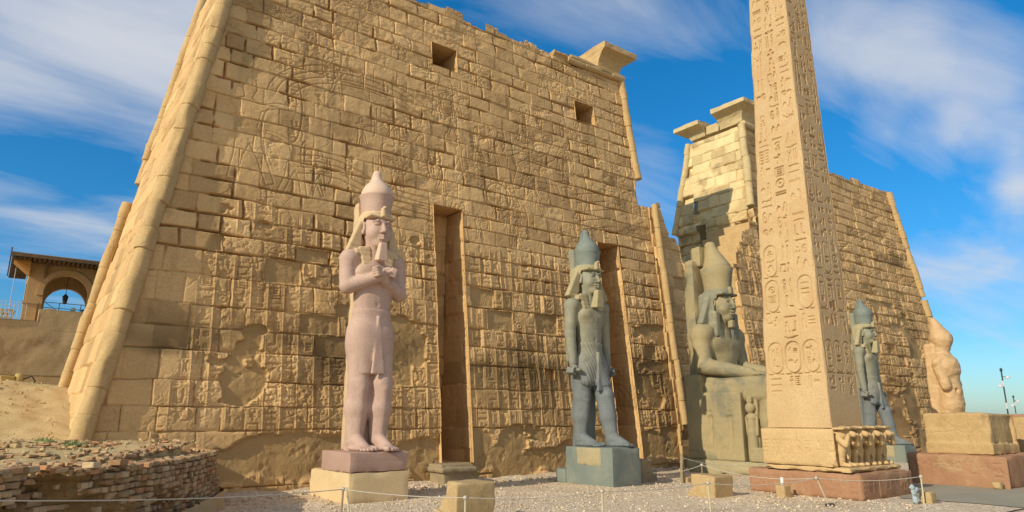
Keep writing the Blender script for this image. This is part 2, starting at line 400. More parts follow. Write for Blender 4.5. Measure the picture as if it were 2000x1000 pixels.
# ------------------------------------------------------------------ carved signs (unit box, y up)
# 'l' polyline+width, 'o' ring cx cy rx ry width, 'f' filled polygon, 'd' disc
GL = [
 [('f', [(.15,.1),(.85,.1),(.8,.22),(.62,.25),(.7,.5),(.9,.62),(.72,.66),(.66,.85),(.5,.95),(.36,.86),(.34,.66),(.2,.5),(.05,.2)])],   # bird
 [('f', [(.1,.05),(.3,.05),(.32,.25),(.5,.22),(.95,.12),(.7,.4),(.55,.62),(.52,.85),(.4,.98),(.24,.9),(.2,.78),(.28,.6),(.22,.35)])],   # hawk
 [('f', [(.35,0),(.5,0),(.5,.3),(.68,.5),(.66,.8),(.5,1),(.4,.8),(.36,.5)])],                                                          # reed leaf
 [('l', [(.02,.4),(.14,.62),(.26,.4),(.38,.62),(.5,.4),(.62,.62),(.74,.4),(.86,.62),(.98,.4)], .07)],                                  # water
 [('o', .5, .5, .36, .36, .1), ('d', .5, .5, .1)],                                                                                     # sun
 [('f', [(.1,.3),(.9,.3),(.84,.52),(.68,.68),(.5,.74),(.32,.68),(.16,.52)])],                                                          # loaf
 [('f', [(.02,.5),(.3,.64),(.7,.64),(.98,.5),(.7,.36),(.3,.36)])],                                                                     # mouth
 [('o', .5, .76, .17, .22, .09), ('l', [(.5,.56),(.5,.02)], .12), ('l', [(.2,.5),(.8,.5)], .11)],                                      # ankh
 [('f', [(.2,0),(.85,0),(.85,.15),(.6,.2),(.8,.45),(.66,.5),(.6,.68),(.55,.74),(.6,.95),(.4,1),(.32,.85),(.38,.72),(.25,.6),(.3,.3)])],# seated man
 [('l', [(.35,1),(.38,.15),(.8,.1)], .16)],                                                                                            # foot
 [('l', [(.05,.3),(.2,.5),(.4,.3),(.6,.45),(.8,.3),(.95,.6)], .1), ('d', .93, .66, .09)],                                              # snake
 [('l', [(.1,.15),(.1,.85),(.9,.85),(.9,.15),(.6,.15)], .09)],                                                                         # house
 [('o', .5, .52, .42, .2, .07), ('d', .5, .52, .12)],                                                                                  # eye
 [('f', [(.05,.65),(.95,.65),(.85,.42),(.65,.3),(.35,.3),(.15,.42)])],                                                                 # basket
 [('l', [(.3,0),(.36,.8),(.65,.95)], .09), ('l', [(.3,.8),(.2,.7)], .08)],                                                             # sceptre
 [('l', [(.3,0),(.3,.95)], .13), ('l', [(.7,0),(.7,.95)], .13)],                                                                       # two strokes
 [('l', [(.03,.3),(.6,.32),(.75,.5),(.97,.55)], .13), ('l', [(.03,.3),(.03,.55)], .1)],                                                # arm
 [('l', [(.1,.1),(.1,.9),(.9,.9),(.9,.1),(.1,.1)], .07), ('l', [(.3,.3),(.7,.3)], .07), ('l', [(.3,.5),(.7,.5)], .07), ('l', [(.3,.7),(.7,.7)], .07)],  # pool
 [('l', [(.2,.1),(.8,.9)], .1), ('l', [(.8,.1),(.2,.9)], .1), ('o', .5, .5, .2, .2, .08)],
 [('l', [(.5,0),(.5,.6)], .1), ('o', .5, .78, .2, .18, .09), ('l', [(.3,.45),(.7,.45)], .07), ('l', [(.3,.3),(.7,.3)], .07)],          # pillar
 [('f', [(.3,.0),(.7,.0),(.75,.35),(.9,.55),(.7,.75),(.62,.98),(.38,.98),(.3,.75),(.1,.55),(.25,.35)])],                               # beetle
 [('l', [(.0,.5),(1,.5)], .1), ('l', [(.0,.3),(1,.3)], .08), ('l', [(.0,.72),(1,.72)], .08)],                                          # bars
 [('d', .25, .3, .13), ('d', .75, .3, .13), ('d', .5, .7, .13)],                                                                       # three grains
 [('f', [(.1,0),(.28,0),(.36,.35),(.45,0),(.62,0),(.58,.5),(.75,.62),(.98,.8),(.7,.82),(.5,.72),(.52,.9),(.42,1),(.3,.92),(.28,.6)])], # striding man
]
_gc = {}
def seg_dist(X, Y, pts):
    d = np.full(X.shape, 9.0, np.float32)
    for (x0, y0), (x1, y1) in zip(pts[:-1], pts[1:]):
        vx, vy = x1 - x0, y1 - y0; l2 = vx * vx + vy * vy + 1e-9
        t = np.clip(((X - x0) * vx + (Y - y0) * vy) / l2, 0, 1)
        d = np.minimum(d, np.hypot(X - x0 - t * vx, Y - y0 - t * vy))
    return d
def in_poly(X, Y, P):
    r = np.zeros(X.shape, bool); n = len(P)
    for i in range(n):
        x0, y0 = P[i]; x1, y1 = P[(i + 1) % n]
        c = ((y0 > Y) != (y1 > Y))
        with np.errstate(divide='ignore', invalid='ignore'):
            r ^= c & (X < (x1 - x0) * (Y - y0) / (y1 - y0 + 1e-12) + x0)
    return r
def glyph(i, flip, w, h):
    """soft mask h x w (row 0 is the bottom)"""
    k = (i, flip, w, h)
    if k in _gc: return _gc[k]
    y, x = np.meshgrid((np.arange(h) + .5) / h, (np.arange(w) + .5) / w, indexing='ij')
    if flip: x = 1 - x
    m = np.zeros((h, w), np.float32); e = 0.9 / max(4, min(w, h))
    for g in GL[i]:
        if g[0] == 'l': q = 1 - sstep(g[2] * .5 - e * .3, g[2] * .5 + e, seg_dist(x, y, g[1]))
        elif g[0] == 'o':
            r = np.hypot((x - g[1]) / g[3], (y - g[2]) / g[4]); q = 1 - sstep(g[5] * .5 - e * .3, g[5] * .5 + e, np.abs(r - 1) * min(g[3], g[4]))
        elif g[0] == 'd': q = 1 - sstep(g[3] - e * .3, g[3] + e, np.hypot(x - g[1], y - g[2]))
        else:
            P = list(g[1]); ins = in_poly(x, y, P); d = seg_dist(x, y, P + [P[0]])
            q = np.where(ins, 1.0, 1 - sstep(0, e, d))
        m = np.maximum(m, q)
    _gc[k] = m
    return m
def stamp(H, step, x0, z0, cx, cz, w, h, gi, flip, depth):
    wi, hi = max(3, int(round(w / step))), max(3, int(round(h / step)))
    i0 = int(round((cx - w / 2 - x0) / step)); j0 = int(round((cz - h / 2 - z0) / step))
    if i0 < 0 or j0 < 0 or i0 + wi > H.shape[1] or j0 + hi > H.shape[0]: return
    H[j0:j0 + hi, i0:i0 + wi] -= depth * glyph(gi, flip, wi, hi)
def stroke(H, X, Z, step, x0, z0, pts, w, depth):
    a = np.array(pts); m = w * 2 + step
    i0 = max(0, int((a[:, 0].min() - m - x0) / step)); i1 = min(H.shape[1], int((a[:, 0].max() + m - x0) / step) + 1)
    j0 = max(0, int((a[:, 1].min() - m - z0) / step)); j1 = min(H.shape[0], int((a[:, 1].max() + m - z0) / step) + 1)
    if i1 <= i0 or j1 <= j0: return
    d = seg_dist(X[j0:j1, i0:i1], Z[j0:j1, i0:i1], pts)
    H[j0:j1, i0:i1] -= depth * (1 - sstep(w * .4, w * 1.1, d))
def glyph_column(H, step, x0, z0, cx, w, ztop, zbot, rng, depth, gap=0.04, pair=.4):
    z = ztop
    while z > zbot:
        gi = int(rng.integers(len(GL))); flat = gi in (3, 6, 13, 16, 10, 21, 5, 12)
        h = w * (rng.uniform(.3, .45) if flat else rng.uniform(.7, 1.1))
        if z - h < zbot: break
        if not flat and rng.random() < pair:     # two narrow signs side by side
            for s in (-1, 1):
                stamp(H, step, x0, z0, cx + s * w * .25, z - h / 2, w * .44, h * .92, int(rng.integers(len(GL))), rng.random() < .5, depth * rng.uniform(.7, 1.1))
        else:
            stamp(H, step, x0, z0, cx, z - h / 2, w * .9, h * .95, gi, rng.random() < .5, depth * rng.uniform(.7, 1.1))
        z -= h + gap
def cartouche(H, X, Z, step, x0, z0, cx, cz, w, h, rng, depth):
    r = w / 2; pts = []
    for k in range(13):
        a = math.pi * k / 12; pts.append((cx + r * math.cos(a), cz + h / 2 - r + r * math.sin(a)))
    for k in range(13):
        a = math.pi + math.pi * k / 12; pts.append((cx + r * math.cos(a), cz - h / 2 + r + r * math.sin(a)))
    pts.append(pts[0])
    stroke(H, X, Z, step, x0, z0, pts, max(.018, w * .05), depth)
    stroke(H, X, Z, step, x0, z0, [(cx - r, cz - h / 2 - .03), (cx + r, cz - h / 2 - .03)], max(.018, w * .05), depth)
    glyph_column(H, step, x0, z0, cx, w * .66, cz + h / 2 - r * .5, cz - h / 2 + r * .4, rng, depth)

# ------------------------------------------------------------------ masonry height field
def masonry(X, Z, seed, heights, lens, gap=0.03, depth=0.08, offs=0.02, wob=0.05, tilt=0.01, open_=0.35, jag=0.0):
    """X, Z grids (metres). returns H (outward metres), row index, block random (0..1), edge distance"""
    rng = np.random.default_rng(seed)
    zmin, zmax, xmin, xmax = float(Z.min()), float(Z.max()), float(X.min()), float(X.max())
    zb = [zmin - .3]
    while zb[-1] < zmax + 1: zb.append(zb[-1] + heights(zb[-1]) * rng.uniform(.86, 1.14))
    zb = np.array(zb)
    xw = X + (fbm(X * 1.3, Z * 1.3, seed + 50, 3) - .5) * wob * 2.2
    zw = Z + (fbm(X * .6, Z * 1.3, seed + 60, 4) - .5) * wob * 2.6
    row = np.clip(np.searchsorted(zb, zw) - 1, 0, len(zb) - 2)
    dz = np.minimum(zw - zb[row], zb[row + 1] - zw)
    dx = np.zeros_like(X); R = np.zeros_like(X); H = np.zeros_like(X); R2 = np.zeros_like(X)
    for r in np.unique(row):
        m = row == r; xb = [xmin - rng.uniform(.5, 2.5)]; hgt = zb[r + 1] - zb[r]
        while xb[-1] < xmax + 1: xb.append(xb[-1] + rng.uniform(*lens))
        xb = np.array(xb); nb = len(xb)
        xs = xw[m] + (vnoise(Z[m] * 2.2, X[m] * 0 + r, seed + 77) - .5) * jag
        bi = np.clip(np.searchsorted(xb, xs) - 1, 0, nb - 2)
        dx[m] = np.minimum(xs - xb[bi], xb[bi + 1] - xs)
        rv = rng.random(nb); o = rng.normal(0, offs, nb); tx = rng.normal(0, tilt, nb); tz = rng.normal(0, tilt, nb)
        R[m] = rv[bi]; R2[m] = rng.random(nb)[bi]
        H[m] = o[bi] + tx[bi] * (xs - xb[bi]) + tz[bi] * (zw[m] - zb[r] - hgt / 2) + rng.normal(0, offs * .5)
    wj = fbm(X * .9, Z * .9, seed + 70, 3)
    ga = gap * (0.45 + 1.3 * sstep(.42, .8, wj))
    g1 = np.exp(-(dz / ga) ** 2) * (0.55 + open_ * 2 * sstep(.45, .75, fbm(X * .45, Z * .9, seed + 71, 3)))
    g2 = np.exp(-(dx / (ga * .8)) ** 2) * (0.25 + open_ * 2 * sstep(.5, .8, fbm(X * .7, Z * .7, seed + 72, 2)))
    e = np.minimum(dx, dz)
    H -= depth * np.clip(np.maximum(g1, g2), 0, 1.3)
    H -= 0.012 * np.exp(-e / .025)
    H += (fbm(X * 2.2, Z * 2.2, seed + 80, 4) - .5) * .03
    rg = 1 - np.abs(fbm(X * 3.1, Z * 4.3, seed + 83, 4) * 2 - 1); H -= .035 * sstep(.86, .98, rg) * sstep(.45, .65, fbm(X * .5, Z * .5, seed + 84, 3)) + .012 * fbm(X * 9, Z * 9, seed + 85, 2)
    # knocked-off corners and chips
    chip = sstep(.62, .8, fbm(X * 1.4, Z * 1.4, seed + 90, 4)) * np.exp(-e / .12)
    H -= chip * .07
    return H, R, R2, e, row
def grid_faces(ny, nx, keep):
    idx = np.arange(ny * nx).reshape(ny, nx)
    k = keep[:-1, :-1] & keep[1:, :-1] & keep[:-1, 1:] & keep[1:, 1:]
    return np.stack([idx[:-1, :-1][k], idx[:-1, 1:][k], idx[1:, 1:][k], idx[1:, :-1][k]], 1)
def compact(V, F, A=None):
    used = np.zeros(len(V), bool); used[F.ravel()] = True
    mp = np.cumsum(used) - 1
    return V[used], mp[F], (A[used] if A is not None else None)
def sheet(name, P, keep, mat, parent, attr=None, flip=False, smooth=True):
    ny, nx = keep.shape
    F = grid_faces(ny, nx, keep)
    if flip: F = F[:, ::-1]
    V, F, A = compact(P.reshape(-1, 3), F, attr.reshape(-1, attr.shape[-1]) if attr is not None else None)
    return np_mesh(name, V, F, mat, parent, smooth, A)

Y0, BY = 25.2, 0.11                       # facade plane: Y = Y0 + BY*z
def fy(z): return Y0 + BY * z

def torus_roll(name, a, b, r, parent, mat, seed=0, drum=1.0, n=14, broken=0.0, half=None):
    """corner moulding built of drums between points a (low) and b (high)"""
    rng = np.random.default_rng(seed)
    a = Vector(a); b = Vector(b); Lg = (b - a).length; d = (b - a).normalized()
    u = d.cross(Vector((0, 1, 0))).normalized(); w = d.cross(u)
    ts = []; t = 0.0; k = 0
    while t < Lg:
        dl = min(drum * rng.uniform(.75, 1.25), Lg - t)
        if Lg - t - dl < .25: dl = Lg - t
        off = rng.normal(0, r * .06, 2); rr = r * rng.uniform(.92, 1.06)
        for q, m in ((0.0, .93), (.015, .99), (.05, 1.0), (.3, 1.0), (.55, 1.0), (.8, 1.0), (.95, 1.0), (.985, .99), (1.0, .93)):
            ts.append((t + dl * q, rr * m, off))
        t += dl
    V = []
    for t, rr, off in ts:
        for k in range(n):
            an = 2 * math.pi * k / n
            nz = 1 + (float(vnoise(np.array(t * 1.7), np.array(k * .7), seed + 3)) - .5) * .14 - broken * float(sstep(.62, .8, vnoise(np.array(t * .8), np.array(k * .5), seed + 5)))
            p = a + d * t + u * (math.cos(an) * rr * nz + off[0]) + w * (math.sin(an) * rr * nz + off[1])
            V.append(tuple(p))
    V = np.array(V); m = len(ts); idx = np.arange(m * n).reshape(m, n); nx_ = np.roll(idx, -1, 1)
    F = np.stack([idx[:-1], nx_[:-1], nx_[1:], idx[1:]], -1).reshape(-1, 4)
    b0 = len(V); V = np.vstack([V, [tuple(a)], [tuple(b)]])
    T = np.concatenate([np.stack([idx[0], np.full(n, b0), nx_[0]], 1), np.stack([idx[-1], nx_[-1], np.full(n, b0 + 1)], 1)])
    return np_mesh(name, V, [F, T], mat, parent, True)
def cavetto(name, x0, x1, y0, y1, z0, h, fl, parent, mat, seed=0, lip=.35):
    """flaring cornice fragment; fl = (west, east, front, back) overhang at the top"""
    prof = [(0, 0), (.1, .02), (.3, .07), (.5, .17), (.68, .33), (.82, .55), (.93, .8), (1.0, 1.0)]
    rng = random.Random(seed); V = []; n = 7
    def ring(o, z, jz=0):
        xa, xb, ya, yb = x0 - fl[0] * o, x1 + fl[1] * o, y0 - fl[2] * o, y1 + fl[3] * o
        c = [(xa, ya), (xb, ya), (xb, yb), (xa, yb)]; out = []
        for i in range(4):
            p, q = c[i], c[(i + 1) % 4]
            for k in range(n):
                t = k / n; out.append((p[0] + (q[0]-p[0])*t + rng.uniform(-.02,.02), p[1] + (q[1]-p[1])*t + rng.uniform(-.02,.02), z + rng.uniform(-jz, jz)))
        return out
    rings = [ring(o, z0 + t * h) for t, o in prof] + [ring(1.0, z0 + h + .01), ring(1.0, z0 + h + lip * .8), ring(.97, z0 + h + lip, .05)]
    for r in rings: V += r
    m = 4 * n; F = []
    for i in range(len(rings) - 1):
        for k in range(m): F.append([i*m+k, i*m+(k+1)%m, (i+1)*m+(k+1)%m, (i+1)*m+k])
    b = MB(); b.v = V; b.f = F + [[k for k in range(m)][::-1], [(len(rings)-1)*m + k for k in range(m)]]
    return b.build(name, mat, parent)
def inner_box(name, x0, x1, z0, z1, yb, parent, mat, seed, step=.06, front=None):
    """recess cut into the sloping facade: back wall, both reveals, lintel and sill"""
    yf = (lambda z: fy(z)) if front is None else front
    nx = int((x1 - x0) / step) + 2; nz = int((z1 - z0) / step) + 2
    x, z = np.meshgrid(np.linspace(x0, x1, nx), np.linspace(z0, z1, nz))
    H, R, R2, e, _ = masonry(x, z, seed, lambda q: .95, (.8, 1.7), .045, .14, .05)
    V = [np.stack([x, yb - H, z], -1).reshape(-1, 3)]; F = [grid_faces(nz, nx, np.ones(x.shape, bool))]
    A = [np.stack([sstep(.5, .7, fbm(x * .5, z * .5, seed)), x * 0, R], -1).reshape(-1, 3)]
    off = nx * nz
    for xs, sg in ((x0, 1), (x1, -1)):
        ny = max(4, int(2.2 / step)); t, z2 = np.meshgrid(np.linspace(0, 1, ny), np.linspace(z0, z1, nz))
        y2 = yf(z2) - .01 + (yb + .1 - yf(z2)) * t
        H, R, R2, e, _ = masonry(y2, z2, seed + sg + 5, lambda q: .95, (.9, 1.9), .02, .05, .012)
        H = H * np.minimum(1, t * 6)
        V.append(np.stack([xs + sg * H, y2, z2], -1).reshape(-1, 3))
        f = grid_faces(nz, ny, np.ones(t.shape, bool)) + off
        F.append(f if sg == -1 else f[:, ::-1]); A.append(np.stack([t * 0, t * 0, R], -1).reshape(-1, 3)); off += ny * nz
    for zs, sg in ((z0, 1), (z1, -1)):
        c = np.array([[x0, yf(zs), zs], [x1, yf(zs), zs], [x1, yb + .1, zs], [x0, yb + .1, zs]], float)
        V.append(c); F.append((np.arange(4) + off)[None, ::sg]); A.append(np.full((4, 3), (0, 0, .5))); off += 4
    return np_mesh(name, np.vstack(V), np.vstack(F), mat, parent, True, np.vstack(A))

# ================================================================== LEFT (EAST) TOWER OF THE PYLON
def pylon_left():
    T = thing('pylon_tower', 'large near pylon tower with two flagpole niches, left of the gateway', 'temple tower', (16, 30, 0), group='towers of the pylon')
    inv = np.array(T.location)
    st = .025; xa, xb, za, zb = 1.6, 31.4, -0.3, 24.0
    nx, nz = int((xb - xa) / st), int((zb - za) / st)
    X, Z = np.meshgrid(xa + np.arange(nx) * st, za + np.arange(nz) * st)
    X = X.astype(np.float32); Z = Z.astype(np.float32)
    H, R, R2, e, row = masonry(X, Z, 11, lambda z: .94 if z < 8 else .72, (.75, 1.7), .019, .15, .012, .05, .005, .6)
    xl = 2.08 + .179 * Z
    rng = np.random.default_rng(5)
    # ---- upper zone: large shallow scenes
    HF = np.zeros_like(H)
    def S(pts, w=.024, d=.028): stroke(HF, X, Z, st, xa, za, pts, w, d)
    def arc(cx, cz, rx, rz, a0, a1, n=18): return [(cx + rx * math.cos(math.radians(a0 + (a1 - a0) * k / n)), cz + rz * math.sin(math.radians(a0 + (a1 - a0) * k / n))) for k in range(n + 1)]
    # fortress and river arcs
    for k in range(4): S(arc(12.0, 15.6, 4.4 - .35 * k, 2.5 - .3 * k, 25, 175), .03, .04)
    for k in range(4): S([(9 + .0, 13.2 - .28 * k)] + [(9 + q * .9, 13.2 - .28 * k - .05 * q * q * .35 + .2 * math.sin(q)) for q in range(1, 8)] + arc(15.6, 13.0, 1.0 + .2 * k, 1.2 + .25 * k, 250, 340, 6), .03, .04)
    for k in range(14):
        cx = rng.uniform(7, 15); cz = rng.uniform(12.5, 18.5); S([(cx, cz), (cx, cz + rng.uniform(.5, 1.4))], .03, .04)
    # chariot group with horses and a king, standing figures
    def horse(cx, cz, s):
        P = [(-1.9,-1.2),(-1.6,-.3),(-1.9,.3),(-1.2,.75),(.0,.7),(.7,1.1),(1.1,1.9),(1.5,2.1),(1.6,1.8),(2.1,1.3),(1.9,1.1),(1.45,1.25),(1.3,.6),(1.2,.0),(1.9,-.1),(2.3,-.6),(2.1,-.7),(1.7,-.35),(1.0,-.5),(1.2,-1.2),(.95,-1.3),(.7,-.45),(-.6,-.5),(-1.1,-.6),(-1.4,-1.4),(-1.7,-1.5)]
        S([(cx + a * s, cz + b * s) for a, b in P], .028, .04)
    def man(cx, cz, s, f=1):
        P = [(-.5,-1.9),(-.35,-1.0),(-.3,-.2),(-.35,.5),(-.6,.7),(-.3,.85),(-.12,.95),(-.2,1.3),(-.05,1.65),(.2,1.6),(.25,1.3),(.1,.95),(.35,.8),(.9,1.0),(1.5,1.05),(1.5,.9),(.9,.8),(.4,.55),(.3,.0),(.5,-.3),(.6,-1.0),(.9,-1.8),(.65,-1.9),(.35,-1.1),(.1,-.6),(-.1,-1.1),(-.2,-1.9),(-.5,-1.9)]
        S([(cx + a * s * f, cz + b * s) for a, b in P], .028, .034)
        S(arc(cx + 1.4 * s * f, cz + .95 * s, .3 * s, 1.2 * s, -90 if f > 0 else 90, 90 if f > 0 else 270), .035, .05)
    horse(22.2, 15.6, 1.0); horse(22.6, 15.3, 1.0); man(19.6, 15.2, 1.15); S(arc(19.3, 13.4, .75, .75, 0, 360), .05, .06)
    man(25.6, 14.9, 1.0, -1); man(6.9, 14.0, 1.3); man(9.0, 13.0, .9, -1)
    for k in range(26):
        man(rng.uniform(9, 29), rng.uniform(11.2, 18.5), rng.uniform(.35, .6), 1 if rng.random() < .5 else -1)
    for k in range(30):
        cx, cz = rng.uniform(8, 29), rng.uniform(12, 21.5)
        glyph_column(HF, st, xa, za, cx, .38, cz, cz - 1.2, rng, .04)
    for k in range(5): S([(24.5 + .1 * k, 14.6 - .5 * k), (27 + .1 * k, 15.2 - .5 * k)], .03, .04)
    # ---- lower zone: close-set columns of signs
    HG = np.zeros_like(H)
    cw = .62; x = 4.3
    while x < 30.0:
        ztop = 10.6 + .4 * math.sin(x)
        zlow = .2
        glyph_column(HG, st, xa, za, x + cw / 2, cw * .84, ztop, zlow, rng, .042, .03)
        S2 = [(x, zlow), (x, ztop)]; stroke(HG, X, Z, st, xa, za, S2, .022, -.035)
        x += cw * rng.uniform(.95, 1.05)
    for q in range(9):                 # ruled lines between registers, groups of captives
        zr = 1.9 + q * 1.02 + rng.uniform(-.05, .05)
        stroke(HG, X, Z, st, xa, za, [(4.5, zr), (30, zr)], .018, .012)
    bord = sstep(2.05, 2.35, X - xl + .25 * (fbm(Z * .7, Z * 0, 4, 2) - .5))
    # flaked: signs lost here and there
    lost = sstep(.60, .70, fbm(X * .55, Z * .55, 31, 4))
    H += HG * bord * (1 - .85 * lost) * (1 - sstep(10.2, 11.0, Z + (fbm(X, Z * 0, 8) - .5)))
    H += HF * (1 - .5 * lost)
    # rounding and loss of blocks in the lower half
    low = 1 - sstep(8.5, 11.5, Z)
    H -= low * bord * (.06 * np.exp(-e / (.07 + .08 * R)) * sstep(.3, .7, fbm(X * .8, Z * .8, 41, 3)))
    H += (R2 - .5) * .045 * low * bord
    # plaster: foot of the wall and patches
    f1 = fbm(X * .42, Z * .55, 101, 5); f2 = fbm(X * 1.6, Z * 1.6, 120, 3)
    foot = (1 - sstep(1.35, 1.6, Z + (f1 - .5) * 2.4 - .3 * np.sin(X * .8))) * sstep(.3, .5, Z + (fbm(X * 1.1, Z * .6, 155, 3) - .5) * 1.6)
    patch = sstep(.665, .69, f1 + .02 * np.exp(-((Z - 6.8) / 2.8) ** 2) + .16 * np.exp(-((Z - 2.6) / 1.5) ** 2 - ((X - 22.5) / 2.6) ** 2) + .12 * np.exp(-((Z - 6.0) / 1.8) ** 2 - ((X - 14) / 1.0) ** 2) + (f2 - .5) * .10 - .25 * (Z > 10.6)) * (Z < 10.8)
    miss = ((R2 > .93) & (Z < 9.2)).astype(np.float32) * sstep(.02, .08, e + (f2 - .5) * .1) * bord
    pl = np.clip(np.maximum(np.maximum(foot * bord, patch * bord), miss), 0, 1)
    flat = -.13 + (fbm(X * .8, Z * .8, 140, 4) - .5) * .12 + (fbm(X * 5, Z * 5, 145, 4) - .5) * .035 - .03 * sstep(.62, .75, fbm(X * 2.2, Z * 2.2, 146, 3))
    H = H * (1 - pl) + flat * pl
    # the foot keeps a few courses of exposed stones
    sm_border = (1 - bord) * (1 - sstep(9, 10, Z))
    H = H * (1 - .45 * sm_border)
    # damage band near the gate, upper right
    dm = sstep(.55, .7, fbm(X * .35, Z * .7, 160, 5) + .12 * np.exp(-((X - 12) / 5) ** 2 - ((Z - 21) / 3) ** 2))
    H -= dm * (.02 + .07 * fbm(X * 2.5, Z * 2.5, 170, 4)) * sstep(10, 12, Z)
    og = sstep(.52, .64, fbm(X * .8, Z * .8, 158, 3)) * np.exp(-(e / .035) ** 2) * sstep(7, 10, Z); H -= .30 * og
    # stains
    band = np.exp(-((Z - 4.9) / 1.1) ** 2) * sstep(.40, .62, fbm(X * .28, Z * .5, 180, 4) + .08 * np.exp(-((X - 13) / 6) ** 2))
    soot = sstep(.54, .74, fbm(X * .35, Z * .35, 190, 5) + .16 * np.exp(-((X - 9) / 4) ** 2 - ((Z - 20) / 3.5) ** 2)) * .22 * sstep(12, 15, Z)
    drip = sstep(.6, .8, fbm(X * 1.3, Z * .25, 200, 4)) * .35
    run = sstep(.55, .78, fbm(X * 2.3, Z * .28, 205, 4)) * sstep(.40, .60, fbm(X * .3, Z * .3, 207, 3)) * .42
    stn = np.clip(band * .85 + soot + drip * low + run * sstep(9, 13, Z), 0, .9)
    # silhouette and openings
    top = 23.45 + .0 * X
    tb = np.random.default_rng(3).uniform(-.28, .22, 64)
    top = top + tb[np.clip(((X) * 1.1).astype(int), 0, 63)] * (X < 27) + .12 * (fbm(X * 2, Z * 0, 9) - .5)
    top = np.where((X > 16.6) & (X < 17.7), 23.75, top)
    xr = 30.95 - .058 * Z
    keep = (X > xl - .05) & (Z < top)
    jag = (np.random.default_rng(8).uniform(-.35, .15, 40))[np.clip((Z * 1.05).astype(int), 0, 39)]
    rr = np.where(Z > 16.6, xr, np.where(Z > 15.0, 29.85 + jag, 30.6))
    keep &= X < rr
    holes = [(15.65, 17.12, 19.85, 21.15), (25.3, 26.8, 19.5, 20.75), (15.45, 17.0, .75, 12.25), (25.9, 27.5, .55, 12.05), (21.35, 21.95, 4.35, 4.85)]
    for h in holes: keep &= ~((X > h[0]) & (X < h[1]) & (Z > h[2]) & (Z < h[3]))
    # block-edge fade near the openings
    P = np.stack([X, fy(Z) - H, Z], -1) - inv
    A = np.stack([pl, stn, R * (1 - pl) + .5 * pl], -1)
    sheet('front_wall', P, keep, M['wall'], T, A)
    def wrap(o): o.location = -Vector(T.location); return o
    for i, h in enumerate(holes):
        yb = fy(h[2]) + (5.0 if i < 2 else 2.7 if i < 4 else .8)
        nm = 'window' if i < 2 else 'flagpole_niche' if i < 4 else 'beam_socket'
        wrap(inner_box(nm, h[0] - .02, h[1] + .02, h[2] - .02, h[3] + .02, yb, T, M['wall'], 300 + i))
    # east side face, between the two corner mouldings
    sy = .05; ny, nzz = int(11.6 / sy), int(24.5 / sy)
    t, z = np.meshgrid(np.linspace(0, 1, ny), -.3 + np.arange(nzz) * sy)
    ya = fy(z); yb = 35.2 + .03 * z; y = ya + (yb - ya) * t
    Hs, Rs, R2s, es, _ = masonry(y, z, 21, lambda q: 1.0 if q < 8 else .8, (1.0, 2.4), .035, .09, .02)
    Ps = np.stack([2.08 + .179 * z - Hs, y, z], -1) - inv
    sheet('side_wall', Ps, z < 23.4, M['wall'], T, np.stack([t * 0, t * 0, Rs], -1), flip=True)
    # back, gate side and top as plain masonry mass
    b = MB()
    z0, z1 = -.3, 23.1
    c = [(2.08 + .179*z0 + .1, fy(z0) + .25, z0), (30.6, fy(z0) + .25, z0), (30.6, 35.2, z0), (2.2, 35.2, z0),
         (2.08 + .179*z1 + .1, fy(z1) + .25, z1), (29.45, fy(z1) + .25, z1), (29.45, 35.7, z1), (2.08 + .179*z1 + .1, 35.7, z1)]
    # core split round the openings so that each recess is really hollow
    xs = [None, 15.4, 17.15, 25.25, 27.55, None]
    def xlz(z): return 2.2 + .179 * z
    def xrz(z): return 30.9 - .058 * z
    def pris(xa_, xb_, z0, z1, y0off, y1=35.2):
        fa = xa_ if callable(xa_) else (lambda z: xa_); fb = xb_ if callable(xb_) else (lambda z: xb_)
        b.quadbox([(fa(z0), fy(z0)+y0off, z0), (fb(z0), fy(z0)+y0off, z0), (fb(z0), y1, z0), (fa(z0), y1, z0),
                   (fa(z1), fy(z1)+y0off, z1), (fb(z1), fy(z1)+y0off, z1), (fb(z1), y1, z1), (fa(z1), y1, z1)])
    pris(xlz, 15.35, -.3, 23.1, .3); pris(17.2, 25.2, -.3, 23.1, .3); pris(27.6, xrz, -.3, 23.1, .3)
    pris(15.35, 17.2, 12.4, 19.7, .3); pris(15.35, 17.2, 21.3, 23.1, .3); pris(15.35, 17.2, -.3, 23.1, 5.6)
    pris(25.2, 27.6, 12.2, 19.4, .3); pris(25.2, 27.6, 20.9, 23.1, .3); pris(25.2, 27.6, -.3, 23.1, 5.6)
    b.v = [(p[0] - inv[0], p[1] - inv[1], p[2] - inv[2]) for p in b.v]
    b.build('masonry_core', M['torus'], T)
    # parapet blocks give the ragged top its thickness
    b = MB(); rr_ = random.Random(4); x = 6.35
    while x < 29.0:
        l = rr_.uniform(.7, 1.2); tz = float(23.45 + tb[min(63, int((x + .45) * 1.1))]) - .22
        b.cbox(x + l / 2 - inv[0], fy(23.2) + 1.15 - inv[1], (22.9 + tz) / 2, l - .02, 2.0, tz - 22.9 + .2, 0, .02, .03, rnd=rr_); x += l
    b.cbox(17.2 - inv[0], fy(23.4) + .9 - inv[1], 23.35, 1.0, 1.4, .75, 0, .02, .03, rnd=rr_)
    b.build('parapet', M['torus'], T)
    q = lambda z, o=0: (2.22 + .179 * z - o, fy(z) + .02, z)
    wrap(torus_roll('corner_moulding', q(1.7), q(23.6), .31, T, M['torus'], 1, .95, 22, .16))
    q = lambda z, o=0: (2.0 + .179 * z - o, 35.2 + .03 * z, z)
    wrap(torus_roll('corner_moulding', q(1.5, .05), q(12.4, .05), .25, T, M['torus'], 2, .8, 12, .1))
    wrap(torus_roll('corner_moulding', q(13.4, -.12), q(24.4, -.12), .25, T, M['torus'], 3, .8, 12, .1))
    q = lambda z: (30.95 - .058 * z, fy(z) + .05, z)
